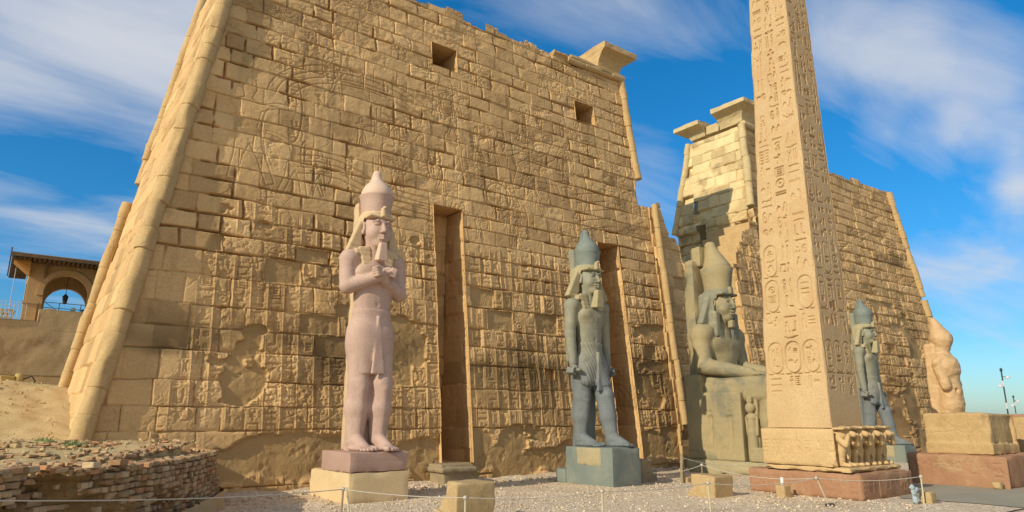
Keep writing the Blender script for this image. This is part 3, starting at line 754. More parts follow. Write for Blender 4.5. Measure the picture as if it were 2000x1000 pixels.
    wrap(torus_roll('corner_moulding', q(16.7), q(23.55), .27, T, M['torus'], 4, .8, 12, .05))
    # remains of the cornice
    cv = []
    wrap(cavetto('cornice_block', 27.75, 29.6, fy(23.6) + .1, 33.5, 23.85, 1.15, (.05, .95, .7, .3), T, M['torus'], 5))
    wrap(cavetto('cornice_block', 24.0, 25.1, fy(23.3) + .1, 30.2, 23.15, .38, (.05, .1, .25, .1), T, M['torus'], 6, .12))
    wrap(cavetto('cornice_ledge', 25.2, 29.6, fy(23.5) + .05, 30.5, 23.42, .14, (.0, .15, .28, .1), T, M['torus'], 7, .16))
    wrap(torus_roll('cornice_roll', (25.0, fy(23.4) - .05, 23.4), (29.75, fy(23.5) - .05, 23.5), .2, T, M['torus'], 9, 1.2, 10))
pylon_left()

# ================================================================== GATEWAY JAMBS
def gateway():
    T = thing('ruined_gateway', 'broken carved stone jambs of the gateway standing between the two pylon towers', 'gateway', (36, 27, 0))
    inv = np.array(T.location)
    def jamb(xa, xb, prof, seed, yo, depth, east):
        st = .045; nx, nz = int((xb - xa) / st), int(16.2 / st)
        X, Z = np.meshgrid(xa + np.arange(nx) * st, -.3 + np.arange(nz) * st)
        H, R, R2, e, row = masonry(X, Z, seed, lambda z: .85, (.7, 1.7), .035, .1, .035, .06)
        rng = np.random.default_rng(seed); HG = np.zeros_like(H); x = xa + .1
        while x < xb - .3:
            glyph_column(HG, st, xa, -.3, x + .3, .5, 14, 1.2, rng, .07, .05); stroke(HG, X, Z, st, xa, -.3, [(x, 1), (x, 14.5)], .02, -.03); x += .62
        H += HG * (1 - sstep(.52, .62, fbm(X * .6, Z * .6, seed + 4)))
        f1 = fbm(X * .6, Z * .6, seed + 9, 4); foot = (1 - sstep(1.0, 2.0, Z + (f1 - .5) * 2)); H = H * (1 - foot) - .12 * foot
        H -= .1 * (R2 > .8)
        top = np.interp(X, [p[0] for p in prof], [p[1] for p in prof]) + (np.random.default_rng(seed + 1).uniform(-.35, .3, 60))[np.clip(((X - xa) * 2.2).astype(int), 0, 59)]
        keep = Z < top
        P = np.stack([X, fy(Z) - yo - H, Z], -1) - inv
        sheet('jamb', P, keep, M['wall'], T, np.stack([foot, sstep(.6, .8, fbm(X * .5, Z * .8, seed + 7)) * .5, R], -1))
        # thickness behind, in courses so the broken outline is a real edge
        b = MB(); rr_ = random.Random(seed); z = -.3
        zt = max(p[1] for p in prof)
        while z < zt:
            h = .85; hit = [xx for xx in np.arange(xa, xb, .1) if np.interp(xx, [p[0] for p in prof], [p[1] for p in prof]) > z + h * .6]
            if hit:
                x0, x1 = min(hit), max(hit)
                b.box(x0 + .06 + rr_.uniform(-.03, .03) - inv[0], x1 + rr_.uniform(-.05, .1) - inv[0], fy(z + h) - yo + .14 - inv[1], fy(z) - yo + depth + rr_.uniform(-.2, .2) - inv[1], z, z + h - .01)
            z += h
        b.build('jamb_core', M['torus'], T)
        if east:
            st = .06; ny = int(depth / st); nz = int(15 / st)
            Yg, Zg = np.meshgrid(np.arange(ny) * st, -.3 + np.arange(nz) * st)
            Hs, R, R2, e, _ = masonry(Yg, Zg, seed + 30, lambda z: .85, (.7, 1.8), .04, .12, .06, .07)
            Hs -= .25 * sstep(.5, .7, fbm(Yg * .8, Zg * .8, seed + 31, 4)) * (Zg > 6)
            zt_ = prof[0][1] + .5 * np.sin(Yg * 2) + (fbm(Yg * 1.5, Zg * 0, seed + 5) - .5) * 1.5
            P = np.stack([xa - Hs + 0 * Zg, fy(Zg) - yo + .02 + Yg, Zg], -1) - inv
            sheet('jamb_side', P, Zg < zt_, M['wall'], T, np.stack([Yg * 0, Yg * 0, R], -1), flip=True)
    jamb(30.5, 33.5, [(30.5, 15.0), (31.4, 15.2), (31.9, 13.6), (32.6, 12.9), (33.4, 11.0), (33.6, 8)], 401, .25, 6.0, False)
    jamb(38.0, 41.6, [(38.0, 12.4), (38.9, 13.6), (39.6, 14.6), (40.4, 15.4), (41.6, 15.9)], 402, .35, 3.6, True)
    o = torus_roll('edge_moulding', (30.75, fy(2.2) - .34, 2.2), (30.75, fy(15.1) - .34, 15.1), .20, T, M['torus'], 14, 1.1, 10); o.location = -Vector(T.location)
gateway()

# ================================================================== RIGHT (WEST) TOWER
def pylon_right():
    T = thing('pylon_tower', 'far pylon tower with sunlit end wall, partly hidden behind the obelisk', 'temple tower', (54, 30, 0), group='towers of the pylon')
    inv = np.array(T.location)
    def wrap(o): o.location = -Vector(T.location); return o
    st = .05; xa, xb, za, zb = 39.5, 69.6, -.3, 24.3
    nx, nz = int((xb - xa) / st), int((zb - za) / st)
    X, Z = np.meshgrid(xa + np.arange(nx) * st, za + np.arange(nz) * st)
    H, R, R2, e, row = masonry(X, Z, 51, lambda z: .8, (.9, 2.0), .045, .20, .028, .06, .008, .6)
    rng = np.random.default_rng(6); HG = np.zeros_like(H); x = 41
    while x < 67:
        glyph_column(HG, st, xa, za, x + .4, .62, 11.5, 1.0, rng, .045, .06); x += .78
    for k in range(30):
        cx, cz, s = rng.uniform(42, 65), rng.uniform(11, 19), rng.uniform(.7, 1.6)
        stroke(HG, X, Z, st, xa, za, [(cx + s * a, cz + s * b) for a, b in ((-.5,-1.9),(-.3,-.2),(-.6,.7),(-.1,.95),(-.05,1.65),(.2,1.3),(.35,.8),(1.5,1.05),(.4,.55),(.3,0),(.9,-1.8))], .05, .06)
    H += HG
    H -= .09 * sstep(.56, .7, fbm(X * .45, Z * .8, 61, 5)) * fbm(X * 2, Z * 2, 62, 3) * 1.6
    f1 = fbm(X * .4, Z * .5, 66, 4)
    pl = sstep(.60, .64, f1) * (Z < 12); H = H * (1 - pl) - .14 * pl
    top = 23.05 + np.random.default_rng(31).uniform(-.25, .2, 80)[np.clip(((X - 39) * 1.0).astype(int), 0, 79)] * (X > 45) + .9 * (1 - sstep(43, 45, X))
    xlz = 39.95 + .11 * Z; xrz = 68.75 - .158 * Z
    keep = (X > xlz) & (X < xrz + .05) & (Z < top)
    holes = [(45.0, 46.5, 19.6, 21.0)]
    for h in holes: keep &= ~((X > h[0]) & (X < h[1]) & (Z > h[2]) & (Z < h[3]))
    # broken corner below the surviving moulding
    brk = (Z < 17.2) & (Z > 9) & (X < 41.9 + 1.0 * fbm(X * 0, Z * 1.2, 71) + .5 * np.random.default_rng(2).random(40)[np.clip((Z * 1.25).astype(int), 0, 39)])
    H -= np.where(brk, .5, 0)
    P = np.stack([X, fy(Z) - H, Z], -1) - inv
    sheet('front_wall', P, keep, M['wall'], T, np.stack([pl, sstep(.6, .8, fbm(X * .3, Z * .5, 73)) * .6, R], -1))
    for i, h in enumerate(holes): wrap(inner_box('window', h[0] - .03, h[1] + .03, h[2] - .03, h[3] + .03, fy(h[2]) + 1.6, T, M['wall'], 330 + i, .1))
    # sunlit end wall
    st = .045; ny = int(11.6 / st); nz = int(24.4 / st)
    Tt, Zs = np.meshgrid(np.linspace(0, 1, ny), -.3 + np.arange(nz) * st)
    ya = fy(Zs); yb = 37.0 - .175 * Zs; Ys = ya + (yb - ya) * Tt
    Hs, R, R2, e, _ = masonry(Ys, Zs, 81, lambda z: .78, (.7, 1.9), .045, .15, .03, .07, .01, .45)
    rough_ = sstep(17.6, 16.6, Zs) if False else (1 - sstep(16.4, 17.4, Zs + (fbm(Ys * .5, Zs * .5, 83) - .5) * 2))
    Hs -= rough_ * (.15 + .45 * (R2 > .55) * R2 + .3 * fbm(Ys * 1.2, Zs * 1.2, 84, 4))
    Hs -= .25 * ((R2 > .93) & (rough_ < .5) & (e > .02))
    keep = (Zs < 24.0)
    slot = (Ys > 31.3) & (Ys < 32.1) & (Zs > 14.2) & (Zs < 16.9)
    slot2 = (Ys > 31.9) & (Ys < 32.3) & (Zs > 17.9) & (Zs < 18.9)
    keep &= ~(slot | slot2)
    P = np.stack([39.95 + .11 * Zs - Hs, Ys, Zs], -1) - inv
    sheet('end_wall', P, keep, M['pale'], T, np.stack([rough_ * .6, sstep(.6, .8, fbm(Ys * .8, Zs * .8, 86)) * .6, R], -1), flip=True)
    # mass behind, leaving the slots dark
    b = MB()
    def pr(x0f, z0, z1, y0f, y1f):
        a = [(x0f(z), y0f(z), z) for z in (z0,)]
        b.quadbox([(x0f(z0), y0f(z0), z0), (68.6 - .158*z0, y0f(z0), z0), (68.6 - .158*z0, y1f(z0), z0), (x0f(z0), y1f(z0), z0),
                   (x0f(z1), y0f(z1), z1), (68.6 - .158*z1, y0f(z1), z1), (68.6 - .158*z1, y1f(z1), z1), (x0f(z1), y1f(z1), z1)])
    xi = lambda z: 41.6 + .11 * z
    pr(xi, -.3, 22.8, lambda z: fy(z) + 1.8, lambda z: 36.9 - .175 * z)
    pr(lambda z: 47 + 0*z, -.3, 22.8, lambda z: fy(z) + .3, lambda z: fy(z) + 1.75)
    pr(lambda z: 41.0 + .11*z, -.3, 19.4, lambda z: fy(z) + .62, lambda z: fy(z) + 1.75)
    pr(lambda z: 40.2 + .11*z, 21.2, 23.6, lambda z: fy(z) + .3, lambda z: 36.6 - .175 * z) if False else None
    b.v = [tuple(np.array(p) - inv) for p in b.v]
    b.build('masonry_core', M['torus'], T)
    b = MB()   # roof slab near the gate end
    b.box(40.15 + .11*23.5 - inv[0], 46 - inv[0], fy(23.5) + .2 - inv[1], 32.7 - inv[1], 23.0, 23.9)
    b.build('roof_block', M['pale'], T)
    f = lambda z: (39.95 + .11 * z, fy(z) + .05, z)
    wrap(torus_roll('corner_moulding', f(17.3), f(24.0), .30, T, M['pale_t'], 21, .85, 12))
    f = lambda z: (39.95 + .11 * z, 37.0 - .175 * z, z)
    wrap(torus_roll('corner_moulding', f(16.6), f(24.0), .25, T, M['pale_t'], 22, .85, 12))
    f = lambda z: (68.75 - .158 * z, fy(z) + .05, z)
    wrap(torus_roll('corner_moulding', f(0), f(12.9), .36, T, M['torus'], 23, .8, 12))
    wrap(torus_roll('corner_moulding', f(13.2), f(23.1), .36, T, M['torus'], 24, .8, 12))
    wrap(torus_roll('cornice_roll', (42.55, fy(24) - .1, 24.1), (42.55, 33.0, 24.1), .24, T, M['pale_t'], 25, 1.2, 10))
    wrap(torus_roll('cornice_roll', (42.55, fy(24) - .05, 24.1), (46.5, fy(24) - .05, 24.0), .24, T, M['pale_t'], 26, 1.2, 10))
    wrap(cavetto('cornice_block', 42.75, 44.6, fy(24.0) + .1, 29.9, 24.3, 1.1, (.95, .3, .95, .1), T, M['pale_t'], 27))
    wrap(cavetto('cornice_block', 42.75, 44.2, 31.3, 32.7, 24.3, .75, (.95, .3, .1, .95), T, M['pale_t'], 28))
    b = MB(); b.cbox(43.3 - inv[0], 30.6 - inv[1], 24.7, 1.2, 1.2, .75, 0, .05, .05); b.build('cornice_core', M['pale_t'], T)
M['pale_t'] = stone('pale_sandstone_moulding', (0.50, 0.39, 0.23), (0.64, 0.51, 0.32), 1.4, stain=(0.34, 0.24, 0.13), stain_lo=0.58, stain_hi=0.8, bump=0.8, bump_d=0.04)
pylon_right()
# ------------------------------------------------------------------ carved figures: smooth-blended volumes meshed with surface nets
class Vol:
    def __init__(s, lo, hi, h):
        s.lo = np.array(lo, float); s.h = h
        s.n = np.ceil((np.array(hi) - s.lo) / h).astype(int) + 1
        s.F = np.full(s.n, 1.0, np.float32)
        s.ax = [s.lo[i] + np.arange(s.n[i]) * h for i in range(3)]
    def _sl(s, lo, hi):
        a = np.clip(np.floor((np.array(lo) - s.lo) / s.h).astype(int), 0, s.n); b = np.clip(np.ceil((np.array(hi) - s.lo) / s.h).astype(int) + 1, 0, s.n)
        return tuple(slice(a[i], b[i]) for i in range(3))
    def _xyz(s, sl): return (s.ax[0][sl[0]][:, None, None].astype(np.float32), s.ax[1][sl[1]][None, :, None].astype(np.float32), s.ax[2][sl[2]][None, None, :].astype(np.float32))
    def _mix(s, sl, d, k, sub):
        f = s.F[sl]
        if sub: d = -d
        if sub:
            h = np.clip(.5 - .5 * (f - d) / max(k, 1e-4), 0, 1); s.F[sl] = f * (1 - h) + d * h + k * h * (1 - h)
        else:
            h = np.clip(.5 + .5 * (d - f) / max(k, 1e-4), 0, 1); s.F[sl] = d * (1 - h) + f * h - k * h * (1 - h)
    def ell(s, c, r, k=.08, sub=False, rot=None):
        m = max(r) + k + s.h * 3; sl = s._sl([c[i] - m for i in range(3)], [c[i] + m for i in range(3)])
        x, y, z = s._xyz(sl); x = x - c[0]; y = y - c[1]; z = z - c[2]
        if rot is not None:
            R = np.array(rot); x, y, z = (R[0,0]*x+R[1,0]*y+R[2,0]*z, R[0,1]*x+R[1,1]*y+R[2,1]*z, R[0,2]*x+R[1,2]*y+R[2,2]*z)
        k0 = np.sqrt((x/r[0])**2 + (y/r[1])**2 + (z/r[2])**2); k1 = np.sqrt((x/r[0]**2)**2 + (y/r[1]**2)**2 + (z/r[2]**2)**2) + 1e-6
        s._mix(sl, k0 * (k0 - 1) / k1, k, sub); return s
    def cone(s, a, b, ra, rb, k=.08, sub=False, sy=1.0):
        a = np.array(a, float); b = np.array(b, float); m = max(ra, rb) * max(1, sy) + k + s.h * 3
        sl = s._sl(np.minimum(a, b) - m, np.maximum(a, b) + m); x, y, z = s._xyz(sl)
        v = b - a; l2 = v @ v + 1e-9
        t = np.clip(((x-a[0])*v[0] + (y-a[1])*v[1] + (z-a[2])*v[2]) / l2, 0, 1)
        d = np.sqrt((x-a[0]-t*v[0])**2 + ((y-a[1]-t*v[1])/sy)**2 + (z-a[2]-t*v[2])**2) - (ra + (rb-ra)*t)
        s._mix(sl, d, k, sub); return s
    def box(s, c, hf, r=.05, k=.05, sub=False, rx=0., ry=0., rz=0., tp=(0, 0)):
        """rounded box; tp = widening of x and y half size per metre of local z"""
        m = float(np.linalg.norm(hf)) + abs(tp[0] * hf[2]) + abs(tp[1] * hf[2]) + k + s.h * 3
        sl = s._sl([c[i] - m for i in range(3)], [c[i] + m for i in range(3)]); x, y, z = s._xyz(sl)
        x = x - c[0]; y = y - c[1]; z = z - c[2]
        R = np.array((Matrix.Rotation(rz, 3, 'Z') @ Matrix.Rotation(ry, 3, 'Y') @ Matrix.Rotation(rx, 3, 'X')))
        x, y, z = (R[0,0]*x+R[1,0]*y+R[2,0]*z, R[0,1]*x+R[1,1]*y+R[2,1]*z, R[0,2]*x+R[1,2]*y+R[2,2]*z)
        qx = np.abs(x) - (hf[0] - r + tp[0] * z); qy = np.abs(y) - (hf[1] - r + tp[1] * z); qz = np.abs(z) - (hf[2] - r)
        d = np.sqrt(np.maximum(qx,0)**2 + np.maximum(qy,0)**2 + np.maximum(qz,0)**2) + np.minimum(np.maximum(np.maximum(qx,qy),qz),0) - r
        s._mix(sl, d, k, sub); return s
    def bump(s, amp, sc, seed=0):
        if sc < 1.5 and amp < .2: s.bump(amp * .35, sc * 4.1, seed + 40)
        n = s.n; x = s.ax[0][:, None] * sc; z = s.ax[2][None, :] * sc
        a = fbm(x + 0 * z, z + 0 * x, seed, 3)[:, None, :] - .5
        y = s.ax[1][:, None] * sc; b = fbm(y + 0 * z, z + 0 * y, seed + 9, 3)[None] - .5
        s.F += ((a + b) * amp).astype(np.float32); return s
    def mesh(s, name, mat, parent=None, off=(0, 0, 0)):
        F = s.F.copy()
        F[0] = F[-1] = 1; F[:, 0] = F[:, -1] = 1; F[:, :, 0] = F[:, :, -1] = 1
        F[F == 0] = 1e-6
        I = F < 0; nx, ny, nz = F.shape
        c = np.zeros((nx-1, ny-1, nz-1), np.int8)
        for dx in (0, 1):
            for dy in (0, 1):
                for dz in (0, 1): c += I[dx:nx-1+dx, dy:ny-1+dy, dz:nz-1+dz]
        act = (c > 0) & (c < 8); ids = np.full(act.shape, -1, np.int64); A = np.argwhere(act); ids[act] = np.arange(len(A))
        acc = np.zeros((len(A), 3)); cnt = np.zeros(len(A))
        cor = [(dx, dy, dz) for dx in (0, 1) for dy in (0, 1) for dz in (0, 1)]
        for p in cor:
            for ax in range(3):
                if p[ax]: continue
                q = list(p); q[ax] = 1
                fa = F[A[:,0]+p[0], A[:,1]+p[1], A[:,2]+p[2]]; fb = F[A[:,0]+q[0], A[:,1]+q[1], A[:,2]+q[2]]
                m = (fa < 0) != (fb < 0); t = np.where(m, fa / (fa - fb + 1e-12), 0)
                pos = np.array(p, float)[None] + np.zeros((len(A), 3)); pos[:, ax] += t
                acc[m] += pos[m]; cnt[m] += 1
        V = (A + acc / cnt[:, None]) * s.h + s.lo + np.array(off)
        Q = []
        for ax in range(3):
            o1, o2 = [(1, 2), (2, 0), (0, 1)][ax]
            sl0 = [slice(None)] * 3; sl1 = [slice(None)] * 3; sl0[ax] = slice(0, -1); sl1[ax] = slice(1, None)
            a, b = I[tuple(sl0)], I[tuple(sl1)]; E = np.argwhere(a != b); E = E[(E[:, o1] > 0) & (E[:, o2] > 0)]
            ins = a[E[:,0], E[:,1], E[:,2]]
            def cell(d1, d2):
                e = E.copy(); e[:, o1] -= d1; e[:, o2] -= d2; e = np.minimum(e, np.array(ids.shape) - 1); return ids[e[:,0], e[:,1], e[:,2]]
            q = np.stack([cell(1, 1), cell(0, 1), cell(0, 0), cell(1, 0)], 1)
            q[~ins] = q[~ins][:, ::-1]; Q.append(q)
        Q = np.concatenate(Q); Q = Q[(Q >= 0).all(1)]
        return np_mesh(name, V, Q, mat, parent, True)

def head(v, c, s, beard=False):
    """stone face looking towards -Y; c = centre of the head, s = scale (1: 1.35 m face and skull)"""
    P = lambda x, y, z: (c[0] + x * s, c[1] + y * s, c[2] + z * s)
    R = lambda *r: tuple(q * s for q in r)
    v.ell(P(0, .06, .12), R(.47, .5, .52), .1 * s)
    v.ell(P(0, -.13, -.08), R(.40, .42, .58), .12 * s)
    v.ell(P(0, -.33, -.5), R(.2, .17, .15), .14 * s)
    for q in (-1, 1):
        v.ell(P(.2 * q, -.3, -.14), R(.19, .2, .2), .12 * s)
        v.ell(P(.185 * q, -.57, .13), R(.155, .1, .075), .04 * s, True)
        v.ell(P(.18 * q, -.455, .125), R(.13, .075, .06), .012 * s)
        v.cone(P(.06 * q, -.535, .2), P(.2 * q, -.53, .255), .035 * s, .036 * s, .03 * s)
        v.cone(P(.2 * q, -.53, .255), P(.34 * q, -.42, .2), .036 * s, .028 * s, .03 * s)
        v.cone(P(.05 * q, -.49, .17), P(.19 * q, -.51, .20), .014 * s, .018 * s, .01 * s)
        v.cone(P(.19 * q, -.51, .20), P(.33 * q, -.41, .15), .018 * s, .014 * s, .01 * s)
        v.cone(P(.07 * q, -.49, .07), P(.31 * q, -.42, .09), .014 * s, .014 * s, .01 * s)
        v.ell(P(.075 * q, -.60, -.14), R(.055, .07, .05), .03 * s)
        v.ell(P(.49 * q, .0, .06), R(.06, .14, .23), .03 * s)
        v.ell(P(.53 * q, -.02, .08), R(.035, .075, .14), .02 * s, True)
        v.ell(P(.49 * q, -.02, -.12), R(.05, .07, .07), .02 * s)
    v.cone(P(0, -.52, .2), P(0, -.66, -.12), .045 * s, .075 * s, .05 * s)
    v.cone(P(-.15, -.5, -.285), P(0, -.575, -.275), .03 * s, .045 * s, .03 * s); v.cone(P(.15, -.5, -.285), P(0, -.575, -.275), .03 * s, .045 * s, .03 * s)
    v.cone(P(-.12, -.5, -.36), P(0, -.565, -.365), .03 * s, .05 * s, .03 * s); v.cone(P(.12, -.5, -.36), P(0, -.565, -.365), .03 * s, .05 * s, .03 * s)
    v.cone(P(-.16, -.56, -.322), P(.16, -.56, -.322), .012 * s, .012 * s, .012 * s, True)
    v.cone(P(0, .12, -.35), P(0, .16, -1.05), .33 * s, .42 * s, .15 * s)

def nemes(c, s, mat, parent, uraeus=True, h=.03, stripes=True, full=False, fl=1.0):
    P = lambda x, y, z: (c[0] + x * s, c[1] + y * s, c[2] + z * s)
    R = lambda *r: tuple(q * s for q in r)
    v = Vol(P(-1.3, -1.1, -1.9), P(1.3, 1.1, 1.1), h * s)
    v.ell(P(0, .12, .33), R(.57, .60, .40), .05)
    v.box(P(0, .38, .0), R(.56, .26, .5), .15 * s, .1)
    for q in (-1, 1): v.box(P(.67 * q * (.5 + .5 * fl), .12, -.20), R(.20, .13, .68), .04 * s, .05, ry=-.34 * q * fl, tp=(-.13, 0))      # flaring wings
    if full:
        v.ell(P(0, .22, -.15), R(.72, .52, .80), .1)
        for q in (-1, 1): v.box(P(.50 * q, -.08, -.75), R(.22, .22, .5), .1 * s, .1)
    v.box(P(0, -.50, -.25), R(.50 if not full else .44, .60, .70), .08 * s, .02, True)          # face opening
    v.ell(P(0, -.1, -.1), R(.52, .44, .62), .02, True)
    for q in (-1, 1):
        v.box(P(.40 * q, -.20, -1.06), R(.17, .07, .46), .03 * s, .03, ry=.16 * q, rx=-.16, tp=(.06, 0))        # lappets on the chest
        v.box(P(.58 * q, .0, -.82), R(.20, .22, .10), .05 * s, .06)
    v.ell(P(0, .06, .52), R(.53, .56, .24), .03); v.box(P(0, -.3, .05), R(.42, .5, .26), .05 * s, .01, True); v.box(P(0, .04, .405), R(.50, .535, .055), .054 * s, .01)               # brow band
    if stripes:
        z = v.ax[2][None, None, :]; v.F += (.006 * s * np.sin((z - c[2]) / s * 38) * (z < c[2] - .5 * s)).astype(np.float32)
    if uraeus:
        v.box(P(0, -.52, .55), R(.075, .10, .17), .04 * s, .02); v.ell(P(0, -.60, .70), R(.075, .10, .06), .02)
    return v.mesh('headdress', mat, parent)

def double_crown(c, s, mat_low, mat_top, parent, ht=1.0, seed=0, spine=True):
    """red crown drum with the white crown bulb rising from it; base of the drum at c"""
    b = MB(); prof = [(.50, -.12), (.515, .0), (.53, .25 * ht), (.56, .5 * ht), (.60, .74 * ht), (.625, .80 * ht), (.60, .81 * ht), (.5, .82 * ht)]
    b.lathe([(r * s, z * s) for r, z in prof], c, 36, 1.1); low = b.build('red_crown', mat_low, parent, True)
    v = Vol((c[0] - .8 * s, c[1] - .8 * s, c[2] + .5 * s * ht), (c[0] + .8 * s, c[1] + 1.0 * s, c[2] + (2.3 * ht) * s), .028 * s)
    z0 = c[2] + .8 * ht * s
    v.ell((c[0], c[1], z0 + .02 * s), (.565 * s, .61 * s, .62 * s * ht), .02)
    v.box((c[0], c[1], z0 - .5 * s), (.9 * s, .9 * s, .5 * s), .01, .01, True)
    v.cone((c[0], c[1], z0 + .12 * s), (c[0], c[1] + .05 * s, z0 + .82 * ht * s), .46 * s, .17 * s, .14 * s)
    v.cone((c[0], c[1] + .05 * s, z0 + .82 * ht * s), (c[0], c[1] + .06 * s, z0 + .98 * ht * s), .145 * s, .165 * s, .05 * s)
    if spine: v.cone((c[0], c[1] + .52 * s, z0 - .1 * s), (c[0], c[1] + .22 * s, z0 + .95 * ht * s), .15 * s, .13 * s, .06 * s)
    v.mesh('white_crown', mat_top, parent)

def foot(v, x, y, z, s, length=1.0, k=.08):
    """right-angled foot: ankle at (x, y), toes towards -Y; sole at z"""
    v.cone((x, y + .12 * s, z + .22 * s), (x, y + .16 * s, z + .16 * s), .24 * s, .22 * s, k)
    v.cone((x, y, z + .34 * s), (x, y - .72 * length * s, z + .13 * s), .25 * s, .15 * s, k)
    v.ell((x, y - .62 * length * s, z + .09 * s), (.27 * s, .36 * s, .12 * s), k)
    v.ell((x, y - .1 * s, z + .08 * s), (.25 * s, .5 * s, .11 * s), k)
def toes(v, x, y, z, s, side, length=1.0):
    for i, (dx, r, l) in enumerate(((-.19, .085, .30), (-.06, .062, .33), (.045, .058, .30), (.135, .052, .25), (.215, .048, .18))):
        dx *= side
        yy = y - .80 * length * s
        v.cone((x + dx * s, yy, z + .11 * s), (x + dx * s * 1.08, yy - l * s, z + r * s * 1.0), r * s * 1.0, r * s, .012)

def fist(v, c, s, axis, side=1):
    """closed hand around a short staff: palm, four curled fingers and a thumb"""
    ax = Vector(axis).normalized(); up = Vector((0, 0, 1)); w = ax.cross(up).normalized(); n = w.cross(ax)
    C = Vector(c)
    v.ell(c, (.21 * s, .21 * s, .20 * s), .05)
    for i in range(4):
        o = ax * ((i - 1.5) * .105 * s)
        a = C + o + w * (.19 * s) * side + n * .05 * s; b = C + o + w * (.24 * s) * side - n * .12 * s; d = C + o + w * .08 * s * side - n * .2 * s
        v.cone(a, b, .062 * s, .06 * s, .012); v.cone(b, d, .06 * s, .055 * s, .012)
    a = C - ax * .22 * s + w * .08 * s * side + n * .1 * s; b = C - ax * .05 * s + w * .26 * s * side + n * .14 * s
    v.cone(a, b, .07 * s, .055 * s, .02)

def plinth_block(name, x0, x1, y0, y1, z0, z1, mat, parent, seed=0, bev=.03, sub=.12, rough=.012, nz=None):
    """stone block with worn edges: a subdivided box whose faces wander slightly"""
    v = []; f = []; off = 0; rng = np.random.default_rng(seed)
    n = lambda a, b: max(2, int(round(abs(b - a) / sub)))
    nx, ny, nk = n(x0, x1), n(y0, y1), n(z0, z1)
    def disp(x, y, z):
        # shrink near edges for a soft arris, plus noise
        ex = np.minimum(x - x0, x1 - x); ey = np.minimum(y - y0, y1 - y); ez = np.minimum(z - z0, z1 - z)
        ed = np.sort(np.stack([ex, ey, ez]), 0)[1]
        nn = fbm(x * 1.7 + z * 1.3 + seed, y * 1.7 + z * .9, 500 + seed, 4)
        cham = np.exp(-ed / (bev + 1e-3)) * bev * (.4 + 1.6 * sstep(.4, .75, nn))
        cx, cy, cz = (x0 + x1) / 2, (y0 + y1) / 2, (z0 + z1) / 2
        def mv(p, a, b): return np.where(p - a < 1e-6, 1, np.where(b - p < 1e-6, -1, 0))
        q = cham + rough * (nn - .5)
        return x + mv(x, x0, x1) * q, y + mv(y, y0, y1) * q, z + mv(z, z0, z1) * q * (1 if True else 0)
    def face(A, B, X, Y, Z, rev):
        nonlocal off
        x, y, z = disp(X, Y, Z); P = np.stack([x, y, z], -1); v.append(P.reshape(-1, 3))
        F = grid_faces(P.shape[0], P.shape[1], np.ones(P.shape[:2], bool)) + off
        f.append(F[:, ::-1] if rev else F); off += P.shape[0] * P.shape[1]
    lx, ly, lz = np.linspace(x0, x1, nx + 1), np.linspace(y0, y1, ny + 1), np.linspace(z0, z1, nk + 1)
    X, Z = np.meshgrid(lx, lz); face(0, 0, X, np.full(X.shape, y0), Z, False); face(0, 0, X, np.full(X.shape, y1), Z, True)
    Y, Z = np.meshgrid(ly, lz); face(0, 0, np.full(Y.shape, x0), Y, Z, True); face(0, 0, np.full(Y.shape, x1), Y, Z, False)
    X, Y = np.meshgrid(lx, ly); face(0, 0, X, Y, np.full(X.shape, z1), False); face(0, 0, X, Y, np.full(X.shape, z0), True)
    return np_mesh(name, np.vstack(v), np.vstack(f), mat, parent, True)

